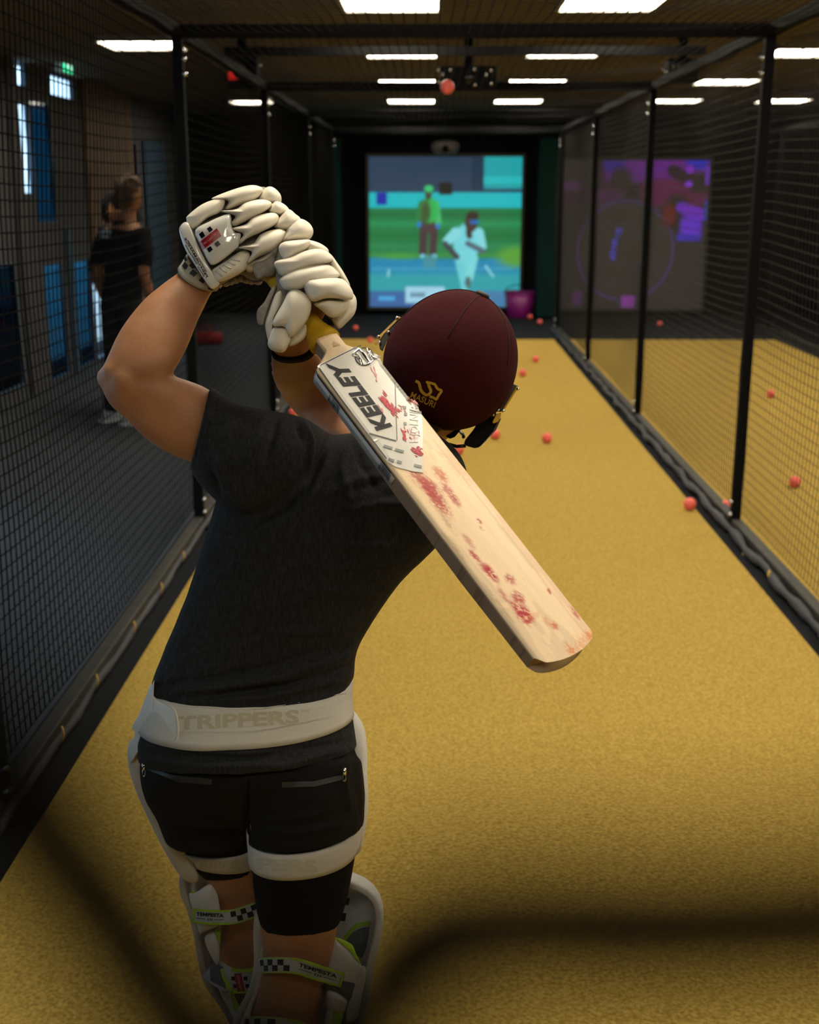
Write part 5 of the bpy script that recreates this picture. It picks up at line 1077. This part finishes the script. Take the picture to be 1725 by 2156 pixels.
# ================================================================== the people standing outside the left net
def stander(foot_px, height, face, label, shirt, hair, lean=0.0):
    p = atz(*foot_px, 0.0); t = thing('person', label, 'person', p); k = height / 1.8
    fx = nrm((math.cos(face), math.sin(face), 0)); sx = np.array([-fx[1], fx[0], 0]); up = np.array([0, 0, 1.0])
    def w(a, s, z): return p + fx * a * k + sx * s * k + up * z * k + RGT * lean * (z / 1.8) ** 1.5
    def col_(rows): return loftVF(smooth_rings([ringSD(w(a, s, z), sx * rs * k, fx * rf * k, 20) for a, s, z, rs, rf in rows], 2))
    def limb(pts): return tubeVF([w(*q[:3]) for q in pts], [q[3] * k for q in pts], 14)
    torso = [(0, 0, .90, .16, .10), (0, 0, 1.0, .155, .10), (.0, 0, 1.15, .15, .10), (.0, 0, 1.32, .185, .115), (-.01, 0, 1.43, .18, .10), (-.01, 0, 1.49, .10, .07), (0, 0, 1.54, .058, .058)]
    head = [(0.01, 0, 1.50, .055, .055), (.025, 0, 1.56, .052, .065), (.025, 0, 1.62, .068, .088), (.015, 0, 1.69, .077, .098), (0.01, 0, 1.75, .07, .088), (0.005, 0, 1.79, .035, .045)]
    arms = [limb([(0, s * .19, 1.42, .055), (-.02, s * .235, 1.28, .048), (-.03, s * .25, 1.13, .040), (.03, s * .25, 1.0, .036), (.07, s * .245, .89, .026)]) for s in (-1, 1)]
    hands = [joinVF([limb([(.07, s * .245, .89, .028), (.085, s * .24, .84, .036), (.09, s * .235, .80, .03)])] + [limb([(.07 + .014 * f, s * .238, .80, .010), (.08 + .014 * f, s * .235, .76, .009), (.078 + .012 * f, s * .225, .735, .007)]) for f in range(4)] + [limb([(.10, s * .225, .84, .011), (.125, s * .215, .80, .009), (.125, s * .21, .775, .008)])]) for s in (-1, 1)]
    legs = [limb([(0, s * .09, .95, .088), (.01, s * .10, .70, .078), (.015, s * .10, .48, .058), (-.01, s * .105, .30, .056), (0, s * .11, .09, .038)]) for s in (-1, 1)]
    feet = [limb([(-.05, s * .11, .05, .04), (.06, s * .12, .045, .042), (.16, s * .125, .035, .03)]) for s in (-1, 1)]
    nose = limb([(.108, 0, 1.665, .012), (.125, 0, 1.635, .014), (.105, 0, 1.625, .012)]); ears = [limb([(.01, s * .075, 1.68, .014), (.0, s * .083, 1.65, .016), (.01, s * .075, 1.62, .012)]) for s in (-1, 1)]
    V, F = remesh([col_(torso), col_(head), nose] + ears + arms + hands + legs + feet, .010, 4); mesh('body', V, F, M_skin, t)
    V, F = remesh([col_([(a, s, z, rs + .02, rf + .022) for a, s, z, rs, rf in torso[:-2]] ), limb([(0, .17, 1.43, .075), (-.02, .235, 1.28, .07), (-.025, .248, 1.18, .064)]), limb([(0, -.17, 1.43, .075), (-.02, -.235, 1.28, .07), (-.025, -.248, 1.18, .064)]), col_([(-.01, 0, 1.42, .15, .10), (-.01, 0, 1.50, .085, .075)])], .012, 4); s_ = mesh('t_shirt', V, F, shirt, t)
    V, F = remesh([col_([(0, 0, .86, .175, .125), (0, 0, .97, .172, .122), (0, 0, 1.0, .165, .115)])] + [limb([(0, s * .09, .92, .105), (.01, s * .10, .70, .095), (.015, s * .10, .48, .078), (-.005, s * .105, .28, .072), (0, s * .11, .08, .062)]) for s in (-1, 1)], .012, 4); mesh('trousers', V, F, mat('black trousers', (.008, .008, .009), .8), t)
    V, F = remesh([col_([(-.04, 0, 1.575, .060, .055), (-.028, 0, 1.64, .080, .085), (-.016, 0, 1.69, .085, .094), (-.004, 0, 1.75, .08, .096), (0, 0, 1.80, .06, .07), (0, 0, 1.82, .02, .03)])], .010, 2)
    hv = np.array(V) + .006 * np.stack([np.sin(90 * V[:, 2] + 60 * V[:, 0]), np.cos(80 * V[:, 0]), np.sin(70 * V[:, 1])], 1); mesh('hair', hv, F, hair, t)
    for s in (-1, 1):
        V, F = remesh([limb([(-.06, s * .11, .055, .05), (.06, s * .12, .05, .05), (.17, s * .125, .04, .036)])], .010, 3); V[:, 2] = np.maximum(V[:, 2], 0.004); sh_ = mesh('shoe', V, F, mat('pale trainer', (.6, .62, .64), .5), t)
        o = box('sole', w(.05, s * .117, .010), (.30 * k, .085 * k, .018), mat('white sole', (.75, .75, .75), .5), sh_, ax=(fx, sx, up), bev=.004)
    return t, w
M_blackT = mat('black tee', (.010, .010, .012), .85, spec=.2)
t1, w1 = stander((258, 890), 1.86, math.radians(55), 'person in black tee and trousers with short brown hair outside the left net', M_blackT, mat('sandy brown hair', (.10, .05, .022), .7, var=(.055, .028, .012), scale=80), .16)
t2, w2 = stander((262, 868), 1.74, math.radians(-20), 'dark-haired person in black standing half hidden behind the other bystander', M_blackT, mat('black hair', (.010, .008, .007), .6), .02)
# pale print on the first bystander's upper back
V, F = [], []
for i, (s, z, ww_) in enumerate(((.10, 1.415, .03), (.06, 1.42, .03), (.02, 1.415, .03), (.085, 1.385, .05), (.03, 1.385, .04))):
    v, f = boxVF(w1(-.135, s, z), (.012, ww_, .018), ax=((math.cos(math.radians(55)), math.sin(math.radians(55)), 0), (-math.sin(math.radians(55)), math.cos(math.radians(55)), 0), (0, 0, 1))); n = len(V); V += list(v); F += [tuple(a + n for a in q) for q in f]
mesh('back_print', V, F, mat('pale blue print', (.45, .58, .70), .6), t1, smooth=False)

# ================================================================== the net hanging right in front of the photographer
rp = [(-5200, 1100), (-2500, 1180), (-900, 1340), (-120, 1530), (80, 1740), (200, 1890), (310, 2045), (440, 2240), (590, 2340), (740, 2200), (860, 2010), (1020, 1955), (1500, 1955), (2400, 1900), (3800, 1820), (6500, 1700)]
hem = [at(x, y, .044) for x, y in rp]
hem = [np.array([max(NL + .02, min(NR - .02, p[0])), p[1], p[2]]) for p in hem]
far_l, far_r = np.array([NL + .02, .12, 1.98]), np.array([NR - .02, .14, 1.92])
pts = spline([far_l, (far_l + hem[0]) / 2] + hem + [(far_r + hem[-1]) / 2, far_r], 160)
V, F = tubeVF(pts, .0037, 8)
bn = thing('safety_net', 'thick blurred edge rope and cords of the back net close to the camera', 'net', (0.2, .1, 0), 'lane nets')
M_rope = mat('matt black rope', (0.0015, 0.0014, 0.0012), 1.0, spec=0.0)
mesh('edge_rope', V, F, M_rope, bn)
P = np.array(pts); xs = np.arange(NL + .03, NR - .02, .0492) + .003
top = np.interp(xs, P[:, 0], P[:, 2]); yy = np.interp(xs, P[:, 0], P[:, 1])
zz_ = np.linspace(0, 1, 14)
A = np.stack([xs[:, None] + 0 * zz_[None], yy[:, None] + .02 * np.sin(3 * zz_[None]), .02 + (top[:, None] - .02) * (1 - zz_[None])], -1)
V1, F1 = cords(A, (1, 0, 0), (0, 1, 0), .0015)
lv = np.arange(.05, 1.55, .05); uu = np.linspace(NL + .03, NR - .03, 60)
B = np.stack([uu[None] + 0 * lv[:, None], np.interp(uu, P[:, 0], P[:, 1])[None] + .02 * np.sin(3 * (1 - lv[:, None] / 1.7)), lv[:, None] + 0 * uu[None]], -1)
V2, F2 = cords(B, (0, 1, 0), (0, 0, 1), .0015)
mesh('mesh_cords', np.concatenate([V1, V2]), np.concatenate([F1, F2 + len(V1)]), M_rope, bn)
